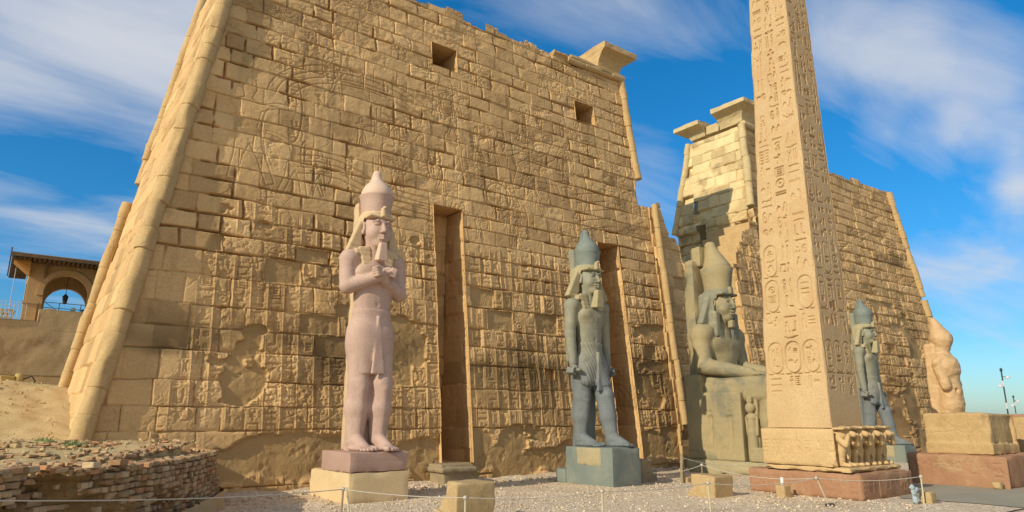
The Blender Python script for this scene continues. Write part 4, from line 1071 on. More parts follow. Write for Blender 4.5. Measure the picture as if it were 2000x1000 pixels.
# ================================================================== ROSE GRANITE STATUE, ARMS CROSSED
def statue_rose():
    T = thing('royal_statue', 'pink granite standing king with arms crossed on his chest, on a pink and cream plinth', 'statue', (10.5, 22.15, 0), group='statues before the pylon')
    B = 1.52
    v = Vol((-1.35, -1.5, B - .05), (1.35, 1.15, B + 8.4), .032)
    p = lambda x, y, z: (x, y, z + B)
    # legs and feet
    for x, y, sd in ((-.37, -.02, -1), (.37, -.22, 1)):
        v.cone(p(x, y + .1, .35), p(x, y + .04, 1.4), .29, .40, .1); v.cone(p(x, y + .04, 1.4), p(x, y - .02, 2.2), .40, .37, .1)
        v.cone(p(x, y - .02, 2.2), p(x * 1.0, .0, 3.6), .37, .46, .1); v.ell(p(x, y - .3, 2.2), (.2, .12, .24), .1)
        v.cone(p(x, y - .12, .45), p(x, y - .3, 2.0), .12, .14, .12)
        foot(v, x, y - .0, B, 1.0); toes(v, x, y, B, 1.0, sd)
    # torso
    v.ell(p(0, .05, 3.7), (.82, .52, .85), .15); v.cone(p(-.12, .0, 4.5), p(-.16, 0, 5.2), .50, .54, .15, sy=.8); v.cone(p(.12, .0, 4.5), p(.16, 0, 5.2), .50, .54, .15, sy=.8)
    v.ell(p(0, .02, 5.95), (.86, .50, .72), .18)
    for q in (-1, 1):
        v.ell(p(.4 * q, -.28, 6.02), (.38, .22, .28), .08)
        v.ell(p(.90 * q, .1, 6.52), (.34, .36, .36), .12)
    v.ell(p(0, -.45, 4.9), (.05, .05, .07), .04, True)
    v.box(p(0, .1, 6.62), (.85, .28, .2), .15, .15)
    # arms: upper arms down, forearms crossed on the chest
    v.cone(p(-.96, .1, 6.45), p(-.98, -.02, 5.52), .29, .27, .06); v.cone(p(-.98, -.06, 5.5), p(-.1, -.62, 5.86), .27, .2, .06); v.cone(p(-.1, -.62, 5.86), p(.28, -.60, 6.1), .19, .17, .05)
    v.cone(p(.96, .1, 6.45), p(1.0, -.02, 5.42), .29, .27, .06); v.cone(p(1.0, -.06, 5.4), p(.18, -.52, 5.78), .27, .2, .06); v.cone(p(.18, -.55, 5.78), p(-.18, -.66, 6.05), .19, .17, .05)
    fist(v, p(.32, -.66, 6.02), .88, (.4, 0, 1), 1); fist(v, p(-.20, -.72, 6.02), .88, (-.4, 0, 1), -1)
    head(v, p(0, -.06, 7.62), 1.06)
    v.bump(.02, 1.4, 3)
    v.mesh('body', M['pink'], T)
    # short sceptre ends in the fists
    # kilt
    k = Vol((-1.2, -1.0, B + 2.2), (1.2, .9, B + 5.1), .03)
    k.box(p(0, .04, 3.3), (.75, .53, 1.15), .46, .02, tp=(.06, .02)); k.ell(p(0, .04, 3.6), (.86, .60, .95), .2)
    k.cone(p(-.12, .03, 4.1), p(-.12, .0, 4.68), .64, .555, .1, sy=.8); k.cone(p(.12, .03, 4.1), p(.12, .0, 4.68), .64, .555, .1, sy=.8)
    k.box(p(0, .0, 5.05), (1, 1, .33), .01, .01, True); k.box(p(0, .0, 2.2), (1.2, 1.2, .3), .01, .01, True)
    k.cone(p(-.12, .02, 4.64), p(-.12, .02, 4.66), .585, .585, .02, sy=.8); k.cone(p(.12, .02, 4.64), p(.12, .02, 4.66), .585, .585, .02, sy=.8); k.box(p(0, .0, 5.15), (1, 1, .40), .01, .01, True)
    k.box(p(.05, -.535, 3.5), (.15, .05, 1.0), .02, .02, tp=(-.10, 0), rx=-.06)
    k.bump(.014, 1.2, 8); k.mesh('kilt', M['pink'], T)
    nemes(p(0, -.04, 7.62), 1.06, M['pinkpale'], T, fl=.72)
    double_crown(p(0, .03, 8.22), 1.0, M['pink'], M['pinkcap'], T, .90)
    b = Vol(p(-.4, -1.1, 6.0), p(.4, -.1, 7.3), .025)
    b.box(p(0, -.60, 6.76), (.165, .14, .32), .03, .02, rx=.14, tp=(-.12, -.10))
    b.mesh('false_beard', M['pinkcap'], T)
    plinth_block('back_pillar', -.52, .52, .42, .86, B - .01, B + 8.75, M['pinkpale'], T, 3, .03, .15)
    plinth_block('filling_slab', -.58, .52, .05, .5, B - .01, B + 2.7, M['pink'], T, 4, .02, .15)
    plinth_block('plinth', -1.10, .98, -1.25, 1.02, .90, 1.52, M['pinkplinth'], T, 5, .02)
    plinth_block('plinth_base', -1.13, 1.01, -1.28, 1.95, -.05, .895, M['cream'], T, 6, .02)
    return T
statue_rose()

# ================================================================== GREY STRIDING STATUES
def statue_grey(loc, label, B=1.45, plinth=True):
    T = thing('royal_statue', label, 'statue', loc, group='statues before the pylon')
    v = Vol((-1.35, -2.0, B - .05), (1.35, 1.0, B + 7.9), .032)
    p = lambda x, y, z: (x, y, z + B)
    for x, yk, yf_, sd in ((-.38, .12, .12, -1), (.34, -.50, -.92, 1)):
        v.cone(p(x, yf_ + .1, .3), p(x, (yk + yf_) / 2 + .05, 1.15), .26, .35, .1); v.cone(p(x, (yk + yf_) / 2 + .05, 1.15), p(x, yk, 2.0), .35, .34, .1)
        v.cone(p(x, yk, 2.0), p(x * .95, .0, 3.4), .36, .46, .1); v.ell(p(x, yk - .3, 2.02), (.2, .12, .22), .1)
        v.cone(p(x, yf_ - .06, .45), p(x, yk - .27, 1.8), .12, .14, .12)
        foot(v, x, yf_, B, .95); toes(v, x, yf_, B, .95, sd)
    v.ell(p(0, .05, 3.3), (.80, .5, .8), .15); v.cone(p(-.1, 0, 3.9), p(-.14, 0, 4.7), .46, .50, .15, sy=.8); v.cone(p(.1, 0, 3.9), p(.14, 0, 4.7), .46, .50, .15, sy=.8)
    v.ell(p(0, 0, 5.3), (.80, .46, .66), .18)
    for q in (-1, 1):
        v.ell(p(.37 * q, -.26, 5.4), (.35, .2, .25), .08); v.ell(p(.88 * q, .08, 5.78), (.33, .35, .33), .1)
        v.cone(p(.93 * q, .08, 5.7), p(1.0 * q, .08, 4.55), .28, .24, .06); v.cone(p(1.0 * q, .08, 4.55), p(.97 * q, -.05, 3.35), .24, .18, .06)
        fist(v, p(.97 * q, -.1, 3.08), 1.0, (0, 1, .05), q)
        v.cone(p(.97 * q, -.42, 3.05), p(.97 * q, .2, 3.08), .085, .085, .01)
        v.box(p(.80 * q, .28, 4.6), (.2, .12, 1.2), .05, .08)
    v.box(p(0, .1, 5.82), (.8, .26, .2), .15, .15); v.ell(p(0, -.42, 4.35), (.05, .05, .07), .04, True)
    head(v, p(0, -.07, 6.93), 1.0)
    v.bump(.03, 1.3, 13); v.mesh('body', M['grey'], T)
    k = Vol((-1.2, -1.2, B + 2.0), (1.2, .9, B + 4.6), .03)
    k.ell(p(0, .02, 3.15), (.88, .58, .95), .2); k.box(p(0, -.02, 2.9), (.72, .5, .55), .3, .1); k.cone(p(.2, -.2, 3.0), p(.3, -.32, 2.4), .42, .46, .12)
    k.cone(p(-.1, .0, 3.6), p(-.1, 0, 4.2), .55, .50, .1, sy=.8); k.cone(p(.1, 0, 3.6), p(.1, 0, 4.2), .55, .50, .1, sy=.8)
    k.box(p(0, 0, 4.5), (1, 1, .36), .01, .01, True); k.box(p(0, 0, 2.05), (1.2, 1.2, .36), .01, .01, True)
    k.cone(p(-.1, .01, 4.1), p(-.1, .01, 4.11), .535, .535, .02, sy=.8); k.cone(p(.1, .01, 4.1), p(.1, .01, 4.11), .535, .535, .02, sy=.8); k.box(p(.06, -.57, 3.0), (.17, .06, .82), .03, .03, tp=(-.12, 0), rx=-.10); k.box(p(0, 0, 4.6), (1, 1, .38), .01, .01, True)
    x = k.ax[0][:, None, None]; z = k.ax[2][None, None, :]
    k.F += (.012 * np.sin((x + .35 * (z - B - 3)) * 46)).astype(np.float32) * (np.abs(x - .06) > .2)
    k.bump(.012, 1.4, 19); k.mesh('kilt', M['grey'], T)
    nemes(p(0, -.05, 6.93), 1.02, M['greypale'], T)
    double_crown(p(0, .0, 7.47), .93, M['greyblue'], M['greyblue'], T, .98)
    b = Vol(p(-.4, -1.1, 5.2), p(.4, -.1, 6.7), .025)
    b.box(p(0, -.62, 6.05), (.19, .16, .38), .03, .02, rx=.12, tp=(-.12, -.10)); b.mesh('false_beard', M['greypale'], T)
    plinth_block('back_pillar', -.46, .46, .34, .72, B - .01, B + 8.35, M['grey'], T, 13, .03, .15)
    plinth_block('filling_slab', -.52, .35, .05, .42, B - .01, B + 2.6, M['greyblue'], T, 14, .02, .15)
    if plinth:
        plinth_block('plinth', -.80, .76, -1.98, .72, -.05, B, M['greyblue'], T, 15, .02)
        plinth_block('plinth_step', -.83, .79, .722, 1.35, -.05, .55, M['greyblue'], T, 16, .02)
        # remains of the original carved stone let into the modern plinth
        o = plinth_block('original_stone', -.822, -.70, -1.35, .12, B - .72, B - .02, M['greypale'], T, 17, .06, .06, .05)
    return T
g1 = statue_grey((20.28, 21.45, 0), 'grey stone king striding on a blue-grey stepped plinth beside the second flagpole niche')

def statue_grey_far():
    T = copy_tree(g1); T.location = (45.35, 21.9, -.5)
    T['label'] = 'grey stone king striding behind the obelisk, in front of the far pylon tower'
statue_grey_far()

# ================================================================== SEATED COLOSSUS
M['colossushead'] = stone('dark_granodiorite_head', (0.22, 0.225, 0.20), (0.31, 0.29, 0.22), 0.7, stain=(0.42, 0.35, 0.22), stain_scale=0.6, stain_lo=0.55, stain_hi=0.7, bump=0.5, grain=16, bump_d=0.03)
def colossus():
    T = thing('seated_colossus', 'huge seated stone king with tall crown and hands on his knees beside the gateway', 'statue', (30.0, 21.0, 0), group=None)
    B = .62
    p = lambda x, y, z: (x, y, z + B)
    v = Vol((-2.3, -3.7, B - .1), (2.3, 2.2, B + 9.2), .05)
    # lower legs, knees, thighs
    for q in (-1, 1):
        x = .82 * q
        v.cone(p(x, -2.25, .5), p(x, -2.25, 1.8), .42, .58, .12, sy=1.0); v.cone(p(x, -2.25, 1.8), p(x, -2.4, 3.15), .58, .58, .12)
        v.ell(p(x, -2.55, 3.12), (.58, .45, .5), .15); v.cone(p(x, -2.35, 3.15), p(x, .7, 3.3), .60, .76, .15)
        v.cone(p(x, -2.7, .6), p(x, -2.85, 2.9), .16, .2, .2)
        foot(v, x, -2.3, B, 1.35, .95); toes(v, x, -2.3, B, 1.35, q, .95)
        # upper arm, forearm, flat hand on the thigh
        v.ell(p(1.32 * q, 1.05, 6.05), (.58, .58, .6), .2); v.cone(p(1.42 * q, 1.05, 5.9), p(1.52 * q, .85, 4.5), .47, .42, .12)
        v.cone(p(1.52 * q, .80, 4.45), p(1.05 * q, -1.45, 4.02), .42, .28, .12)
        v.ell(p(.95 * q, -1.82, 3.98), (.30, .42, .14), .1)
        for i in range(4):
            xx = (.95 + (i - 1.5) * .15) * q; l = (.55, .66, .7, .6)[i] if q > 0 else (.6, .7, .66, .55)[i]
            v.cone(p(xx, -2.08, 3.98), p(xx - .02 * q, -2.08 - l, 3.86), .085, .07, .02)
        v.cone(p(.70 * q, -1.65, 3.98), p(.56 * q, -2.1, 3.90), .10, .075, .03)
    v.ell(p(0, .9, 3.6), (1.35, .95, .8), .2); v.cone(p(0, 1.0, 3.9), p(0, 1.0, 4.8), .98, .98, .2, sy=.75)
    v.ell(p(0, .98, 5.5), (1.36, .64, .92), .25)
    for q in (-1, 1): v.ell(p(.55 * q, .50, 5.60), (.50, .12, .30), .25)
    v.box(p(0, 1.0, 6.25), (1.3, .42, .25), .2, .25); v.ell(p(0, .22, 4.5), (.07, .07, .1), .05, True)
    head(v, p(0, .75, 7.62), 1.34)
    # broken nose and beard, worn surface
    v.ell(p(0, -.24, 7.5), (.14, .12, .12), .05, True)
    v.bump(.06, .8, 23); v.mesh('body', M['colossus'], T)
    k = Vol((-2.0, -3.3, B + 2.3), (2.0, 2.0, B + 5.1), .06)
    k.box(p(0, -1.0, 3.28), (1.48, 1.85, .62), .35, .1); k.ell(p(0, .85, 3.75), (1.42, 1.0, .7), .2); k.box(p(0, -1.5, 3.73), (.12, 1.3, .2), .05, .2, True)
    k.bump(.05, 1, 27); k.mesh('kilt', M['colossus'], T)
    nemes(p(0, .78, 7.62), 1.36, M['colossushead'], T, False, .035, False, True)
    plinth_block('brow_ornament', -.13, .13, -.06, .22, B + 8.15, B + 8.55, M['colossus'], T, 39, .04, .06, .05)
    # crown: tall flaring drum and the cone of the white crown
    b = MB(); c = p(0, .85, 8.3); b.lathe([(.64, -.15), (.65, .1), (.68, .5), (.74, .95), (.80, 1.3), (.78, 1.33), (.6, 1.34)], c, 36, 1.1); b.build('red_crown', M['colossus'], T, True)
    w = Vol((-1.1, -.5, B + 9.4), (1.1, 2.1, B + 11.6), .045)
    w.cone(p(0, .85, 9.62), p(0, 1.12, 10.8), .71, .25, .06, sy=1.08); w.box(p(0, .8, 9.1), (1.4, 1.5, .5), .01, .01, True); w.ell(p(0, 1.16, 10.92), (.27, .29, .24), .05)
    w.cone(p(0, 1.5, 9.6), p(0, 1.35, 10.7), .2, .18, .1); w.bump(.03, 1.2, 31); w.mesh('white_crown', M['colossus'], T)
    b = Vol(p(-.5, -.6, 5.9), p(.5, .8, 7.2), .035); b.box(p(0, .16, 6.62), (.15, .15, .2), .06, .05, tp=(-.06, 0)); b.mesh('broken_beard', M['colossus'], T)
    plinth_block('back_pillar', -.95, .95, 1.65, 2.3, B + 3.6, B + 10.2, M['colossus'], T, 33, .06, .2, .02)
    plinth_block('back_pillar', -.6, .75, 1.4, 2.1, B + 9.8, B + 10.9, M['colossus'], T, 34, .06, .15, .02)
    # throne
    th = Vol((-2.05, -2.4, B - .05), (2.05, 2.05, B + 4.3), .06)
    th.box(p(0, .2, 1.55), (1.72, 1.42, 1.6), .06, .02); th.box(p(0, 1.45, 2.0), (1.74, .5, 2.05), .06, .02)
    th.box(p(0, -1.95, .3), (1.72, .45, .35), .06, .05)
    # sunk figures and frame on the sides
    for q in (-1, 1):
        for yy in (-.55, .55):
            xq = 1.76 * q
            th.cone(p(xq, yy, .5), p(xq, yy - .05, 1.4), .08, .13, .03, True); th.cone(p(xq, yy + .35, .5), p(xq, yy + .05, 1.3), .07, .11, .03, True)
            th.cone(p(xq, yy, 1.4), p(xq, yy, 1.95), .13, .17, .03, True); th.ell(p(xq, yy, 2.2), (.1, .14, .15), .03, True)
            th.cone(p(xq, yy, 1.9), p(xq, yy - .45, 1.6), .06, .06, .02, True); th.cone(p(xq, yy, 1.9), p(xq, yy + .3, 1.5), .06, .06, .02, True)
        th.box(p(1.76 * q, .0, 2.72), (.05, 1.05, .04), .02, .01, True); th.box(p(1.76 * q, .0, 2.98), (.05, 1.05, .03), .02, .01, True)
        th.box(p(1.76 * q, -1.1, 1.5), (.05, .03, 1.3), .02, .01, True)
        for k2 in range(7): th.box(p(1.76 * q, -1.05 + k2 * .3, 2.5), (.05, .03, .16), .02, .01, True)
    th.bump(.05, .9, 37); th.mesh('throne', M['colossus'], T)
    # small queen standing against the leg
    for q, yy in ((-1, -2.2),):
        w = Vol((-2.05, -2.3, B - .05), (-1.05, -1.1, B + 3.1), .03)
        c = (-1.50, -1.62)
        w.cone(p(c[0], c[1] - .1, .1), p(c[0], c[1], 1.3), .15, .21, .05); w.cone(p(c[0], c[1] + .12, .1), p(c[0], c[1] + .06, 1.3), .15, .2, .05)
        w.cone(p(c[0], c[1], 1.3), p(c[0], c[1], 1.95), .2, .21, .06); w.ell(p(c[0], c[1], 2.0), (.2, .3, .16), .06); w.ell(p(c[0], c[1] - .03, 2.42), (.16, .17, .2), .04)
        w.ell(p(c[0] - .02, c[1] + .05, 2.40), (.2, .22, .26), .03); w.box(p(c[0] + .0, c[1] + .02, 2.78), (.13, .14, .14), .03, .03); w.cone(p(c[0], c[1] - .28, 1.95), p(c[0], c[1] - .25, 1.2), .08, .06, .03)
        w.cone(p(c[0], c[1] + .28, 1.95), p(c[0], c[1] + .26, 1.2), .08, .06, .03); w.box(p(c[0] + .22, c[1], 1.4), (.12, .26, 1.45), .05, .05)
        w.bump(.02, 2, 41); w.mesh('queen_figure', M['colossus'], T)
    plinth_block('base', -1.95, 1.95, -3.75, 2.1, -.1, B, M['greypale'], T, 38, .08, .2, .06)
    return T
colossus()

# ================================================================== WORN STATUE AT THE FAR RIGHT
def statue_worn():
    T = thing('royal_statue', 'eroded tan stone king without a face, standing at the far right above the brown block', 'statue', (58.3, 22.4, 0), group='statues before the pylon')
    p = lambda x, y, z: (x, y, z)
    v = Vol((-1.7, -1.6, 0.0), (1.7, 1.3, 10.6), .05)
    v.cone(p(0, .35, 9.95), p(0, .05, 8.6), .22, .72, .1); v.ell(p(0, -.08, 8.3), (.70, .68, .85), .25); v.cone(p(0, .45, 10.0), p(0, .5, 7.4), .18, .45, .1)
    v.cone(p(0, .15, 7.6), p(0, .15, 6.8), .62, .66, .15)
    v.ell(p(-.1, -.2, 6.3), (1.15, .85, 1.05), .2); v.ell(p(-.95, .05, 6.3), (.42, .45, .6), .15); v.cone(p(-1.0, .05, 6.2), p(-1.0, -.25, 4.9), .4, .36, .1)
    v.ell(p(.9, .05, 6.3), (.4, .45, .6), .15); v.cone(p(.95, 0, 6.2), p(.9, -.35, 5.0), .38, .3, .1); v.ell(p(-.2, -.5, 5.6), (.3, .3, .7), .1)
    v.cone(p(0, -.1, 5.4), p(0, -.1, 4.4), .8, .88, .2, sy=.95); v.ell(p(0, -.1, 3.6), (1.0, .85, 1.1), .2)
    v.cone(p(-.4, .1, 3.4), p(-.4, .1, .9), .5, .42, .1); v.cone(p(.42, -.25, 3.4), p(.42, -.5, .9), .5, .42, .1)
    v.box(p(0, .75, 4.2), (.75, .35, 3.9), .1, .12, tp=(-.04, 0)); v.ell(p(-.45, -.75, 4.55), (.12, .4, .2), .05, True)
    v.ell(p(.45, -.6, 2.9), (.15, .4, .6), .1, True)
    v.cone(p(-.75, -.2, 7.0), p(-1.15, .1, 6.6), .3, .35, .1); v.ell(p(.15, -.72, 8.0), (.25, .2, .3), .06, True); v.ell(p(-.25, -.80, 7.75), (.2, .2, .15), .06, True)
    v.box(p(-.1, -.62, 3.9), (.22, .12, .8), .04, .06, tp=(-.1, 0))
    v.bump(.08, .8, 51); v.bump(.06, 2.4, 151); v.bump(.04, 6, 152); v.mesh('body', M['worn'], T)
    plinth_block('plinth', -1.3, 1.3, -2, 1.4, -.1, 1.0, M['worn'], T, 52, .08, .2, .06)
statue_worn()

# ================================================================== OBELISK
def obelisk():
    T = thing('obelisk', 'tall carved granite obelisk on a pedestal with a row of carved baboons', 'obelisk', (24.0, 13.75, 0))
    zb, zt = 2.25, 23.6
    def half(z): t = (z - 2.25) / 17.25; return 1.06 + t * (.80 - 1.06), 1.22 + t * (.80 - 1.22)
    def cen(z): t = (z - 2.25) / 17.25; return .02 + .12 * t, .03 - .12 * t
    rng = np.random.default_rng(77)
    V = []; F = []; off = 0
    for side in range(4):
        st = .0155 if side < 2 else .1
        wmax = 1.22 if side % 2 == 0 else 1.06
        nu = int(2 * wmax / st); nz = int((zt - zb) / st)
        u, z = np.meshgrid(np.linspace(-wmax, wmax, nu), np.linspace(zb, zt, nz)); u = u.astype(np.float32); z = z.astype(np.float32)
        su = 2 * wmax / (nu - 1); sz = (zt - zb) / (nz - 1)
        H = np.zeros_like(u)
        if side < 2:
            w3 = wmax * .60
            for ci in (-1, 0, 1):
                cx = ci * w3; zc = 18.8 + 4.5
                dp = .080 if ci == 0 else .062
                cw_ = .60 if wmax > 1.1 else .52
                # first signs above the plain base, as rows of cartouches
                z1 = 3.95
                cartouche(H, u, z, su, -wmax, zb, cx, z1 + .75, cw_, 1.12, rng, dp)
                glyph_column(H, su, -wmax, zb, cx, cw_ * .8, z1 + .12, z1 - .55, rng, dp, .02, .8)
                glyph_column(H, su, -wmax, zb, cx, cw_ * 1.05, z1 + 2.35, z1 + 1.40, rng, dp, .02, .8)
                if ci: cartouche(H, u, z, su, -wmax, zb, cx, z1 + 3.05, cw_, 1.2, rng, dp)
                else: glyph_column(H, su, -wmax, zb, cx, cw_ * .95, z1 + 3.7, z1 + 2.4, rng, dp, .02, .8)
                zz_ = z1 + 3.75
                while zz_ < zt - .3:
                    hh = rng.uniform(2.2, 4.4)
                    if rng.random() < .22:
                        cartouche(H, u, z, su, -wmax, zb, cx, zz_ + .65, cw_, 1.2, rng, dp); glyph_column(H, su, -wmax, zb, cx, cw_, zz_ + hh, zz_ + 1.35, rng, dp, .02, .8)
                    else: glyph_column(H, su, -wmax, zb, cx, cw_, zz_ + hh, zz_, rng, dp, .02, .8)
                    zz_ += hh
            for q in (-.5, .5): stroke(H, u, z, su, -wmax, zb, [(q * w3, 3.4), (q * w3, zt)], .012, .016)
            for q in (-1.5, 1.5): stroke(H, u, z, su, -wmax, zb, [(q * w3, 3.4), (q * w3, zt)], .010, .010)
        hx, hy = half(z); cx_, cy_ = cen(z)
        edge = wmax - np.abs(u)
        H -= .05 * np.exp(-edge / .035) * (.3 + 1.8 * sstep(.45, .75, fbm(z * .9, u * 0, 90 + side, 4)))
        H += (fbm(u * 1.5, z * 1.5, 95, 3) - .5) * .012
        fade = np.clip(edge / .06, 0, 1); H = H * np.where(edge < .06, .8, 1)
        n_ = u / wmax
        if side == 0: P = np.stack([cx_ - hx - H, cy_ - n_ * hy, z], -1)          # east, seen lit
        elif side == 1: P = np.stack([cx_ + n_ * hx, cy_ - hy - H, z], -1)        # north
        elif side == 2: P = np.stack([cx_ + hx + H, cy_ + n_ * hy, z], -1)
        else: P = np.stack([cx_ - n_ * hx, cy_ + hy + H, z], -1)
        f = grid_faces(nz, nu, np.ones(u.shape, bool)) + off
        V.append(P.reshape(-1, 3)); F.append(f); off += nu * nz
    # small pyramid on top
    hx, hy = half(zt); cx_, cy_ = cen(zt); b0 = off
    V.append(np.array([[cx_-hx, cy_-hy, zt], [cx_+hx, cy_-hy, zt], [cx_+hx, cy_+hy, zt], [cx_-hx, cy_+hy, zt], [cx_, cy_, zt + 1.5]]))
    tri = np.array([[b0, b0+1, b0+4], [b0+1, b0+2, b0+4], [b0+2, b0+3, b0+4], [b0+3, b0, b0+4]])
    np_mesh('shaft', np.vstack(V), [np.vstack(F), tri], M['obelisk'], T, True)
    # pedestal block with faint signs
    st = .025; nu, nz = int(2.9 / st), int(1.45 / st)
    o = plinth_block('pedestal', -1.26, 2.15, -1.22, 1.35, .98, 2.23, M['pedestal'], T, 61, .05, .1, .03)
    u, z = np.meshgrid(np.linspace(-1.42, 1.30, nu), np.linspace(1.0, 2.2, nz)); H = np.zeros_like(u)
    for q in range(7): glyph_column(H, 2.72 / (nu - 1), -1.42, 1.0, -1.2 + q * .4, .26, 1.95, 1.3, rng, .03, .05)
    H += (fbm(u * 2, z * 2, 99, 4) - .5) * .05; stroke(H, u, z, 2.72 / (nu - 1), -1.42, 1.0, [(-1.4, 2.05), (1.3, 2.05)], .03, .03)
    e = np.minimum(np.minimum(u + 1.42, 1.30 - u), np.minimum(z - 1.0, 2.2 - z)); H -= .05 * np.exp(-e / .04)
    H -= .10 * sstep(.62, .7, fbm(u * .9 + 3, z * 1.2, 98, 3)) * (z < 1.3)
    P = np.stack([-1.275 - H, -u - .03, z], -1)
    sheet('carved_face', P, np.ones(u.shape, bool), M['pedestal'], o)
    plinth_block('pedestal_slab', -1.20, 2.40, -1.78, 1.42, .82, .985, M['pedestal'], T, 62, .05, .1, .04)
    # red granite base with carved north and east faces
    def carved(x0, x1, y0, y1, z0, z1, mat, seed, parent, nm, depth=.025, sub=.03):
        u, z = np.meshgrid(np.arange(x0, x1, sub), np.arange(z0, z1, sub)); H = np.zeros_like(u)
        xx = x0 + .25
        while xx < x1 - .25: glyph_column(H, sub, x0, z0, xx, .3, z1 - .2, z0 + .15, rng, depth, .05); xx += .38
        H += (fbm(u * 1.6, z * 1.6, seed, 4) - .5) * .07; e = np.minimum(np.minimum(u - x0, x1 - u), np.minimum(z - z0, z1 - z)); H -= .06 * np.exp(-e / .05)
        P = np.stack([u, y0 - H, z], -1); sheet('carved_face', P, np.ones(u.shape, bool), mat, parent)
    o = plinth_block('red_base', -1.16, 2.50, -2.06, 2.10, -.1, .82, M['redgranite'], T, 63, .08, .1, .08)
    carved(-1.14, 2.48, -2.075, 0, .0, .80, M['redgranite'], 64, o, 'n')
    u, z = np.meshgrid(np.arange(-2.08, 2.05, .03), np.arange(0, .80, .03)); H = np.zeros_like(u)
    for q in range(10): glyph_column(H, .03, -2.08, 0, -1.8 + q * .4, .3, .62, .12, rng, .025, .05)
    H += (fbm(u * 1.6, z * 1.6, 65, 4) - .5) * .07; e = np.minimum(np.minimum(u + 2.08, 2.05 - u), np.minimum(z, .8 - z)); H -= .06 * np.exp(-e / .05)
    sheet('carved_face', np.stack([-1.175 - H, -u, z], -1), np.ones(u.shape, bool), M['redgranite'], o)
    # baboons with raised arms
    def baboon():
        v = Vol((-.5, -.62, 0), (.5, .3, 1.35), .022)
        for q in (-1, 1):
            v.cone((.17*q, -.02, .08), (.19*q, -.05, .5), .10, .14, .05); v.cone((.17*q, -.1, .06), (.17*q, -.3, .05), .08, .07, .03)
            v.cone((.28*q, .0, .95), (.36*q, -.32, .72), .12, .085, .04); v.cone((.36*q, -.32, .72), (.30*q, -.40, .98), .085, .06, .03)
            v.ell((.29*q, -.42, 1.03), (.06, .04, .07), .02)
            v.ell((.07*q, -.37, 1.20), (.035, .03, .03), .015, True)
        v.ell((0, .0, .72), (.29, .25, .36), .08); v.ell((0, .02, 1.0), (.34, .28, .24), .08); v.ell((0, -.08, 1.15), (.24, .24, .17), .05)
        v.cone((0, -.2, 1.1), (0, -.44, 1.05), .13, .085, .04); v.box((0, -.30, 1.27), (.17, .1, .035), .02, .03); v.cone((0, -.12, .42), (0, -.18, .28), .06, .04, .03)
        v.box((0, .18, .62), (.42, .12, .62), .03, .06); v.bump(.03, 3, 71)
        return v.mesh('baboon_relief', M['pedestal'], T)
    b0 = baboon(); b0.location = (-.66, -1.28, .985)
    for k in range(1, 4):
        c = b0.copy(); col.objects.link(c); c.parent = T; c.location = (-.66 + .84 * k, -1.28, .985)
    plinth_block('baboon_lintel', -1.12, 2.30, -1.66, -1.23, 2.20, 2.27, M['pedestal'], T, 72, .03, .08, .03)
obelisk()
# ================================================================== BLOCKS AND BASES ON THE RIGHT
def right_blocks():
    rng = np.random.default_rng(9)
    T = thing('stone_pedestal', 'long red granite base with worn carved signs, below the brown block at the right edge', 'pedestal', (30.8, 10.2, 0))
    plinth_block('base', .03, 4.2, .02, 3.55, -.1, 1.19, M['redgranite'], T, 81, .10, .08, .10)
    u, z = np.meshgrid(np.arange(0, 3.55, .03), np.arange(.0, 1.17, .03)); H = np.zeros_like(u)
    for q in range(8): glyph_column(H, .03, 0, 0, .35 + q * .41, .32, .95, .35, rng, .03, .06)
    H += (fbm(u * 1.3, z * 1.3, 82, 4) - .5) * .12; e = np.minimum(np.minimum(u, 3.55 - u), np.minimum(z + .1, 1.17 - z)); H -= .07 * np.exp(-e / .05)
    sheet('carved_face', np.stack([-.0 - H, 3.55 - u, z], -1), np.ones(u.shape, bool), M['redgranite'], T)
    T = thing('stone_block', 'big brown sandstone block with a broken corner, lying on the long red granite base', 'stone block', (31.2, 10.72, 1.19), group='large ancient blocks at the right')
    v = Vol((-.15, -.15, -.1), (3.1, 2.75, 1.75), .04)
    v.box((1.40, 1.2, .20), (1.40, 1.20, .22), .03, .01); v.box((1.42, 1.22, .98), (1.38, 1.17, .58), .08, .02); v.box((1.4, 1.6, 1.5), (1.25, .75, .07), .03, .01)
    v.box((2.2, -.12, .9), (.45, .22, .5), .05, .1, True, rz=.2)
    v.ell((.0, -.02, 1.3), (.25, .3, .5), .1, True); v.bump(.09, 1.3, 83); v.mesh('block', M['brown'], T)
    tag(plinth_block('stone_block', 35.9, 38.6, 8.2, 11.4, -.1, 2.62, M['brown'], None, 84, .08, .15, .1), 'tan stone block cut off by the right edge, behind the brown block', 'stone block', 'large ancient blocks at the right')
    tag(plinth_block('loose_stone', 30.3, 30.62, 10.35, 10.62, -.02, .26, M['block'], None, 85, .03, .06, .02), 'small dark stone at the foot of the long red base at the right', 'stone')
    tag(plinth_block('low_wall', 92, 93, 24.5, 31.2, -.1, 2.95, M['redgranite'], None, 86, .05, .5, .05), 'low reddish wall far away between brown block and lamp posts', 'wall')
right_blocks()

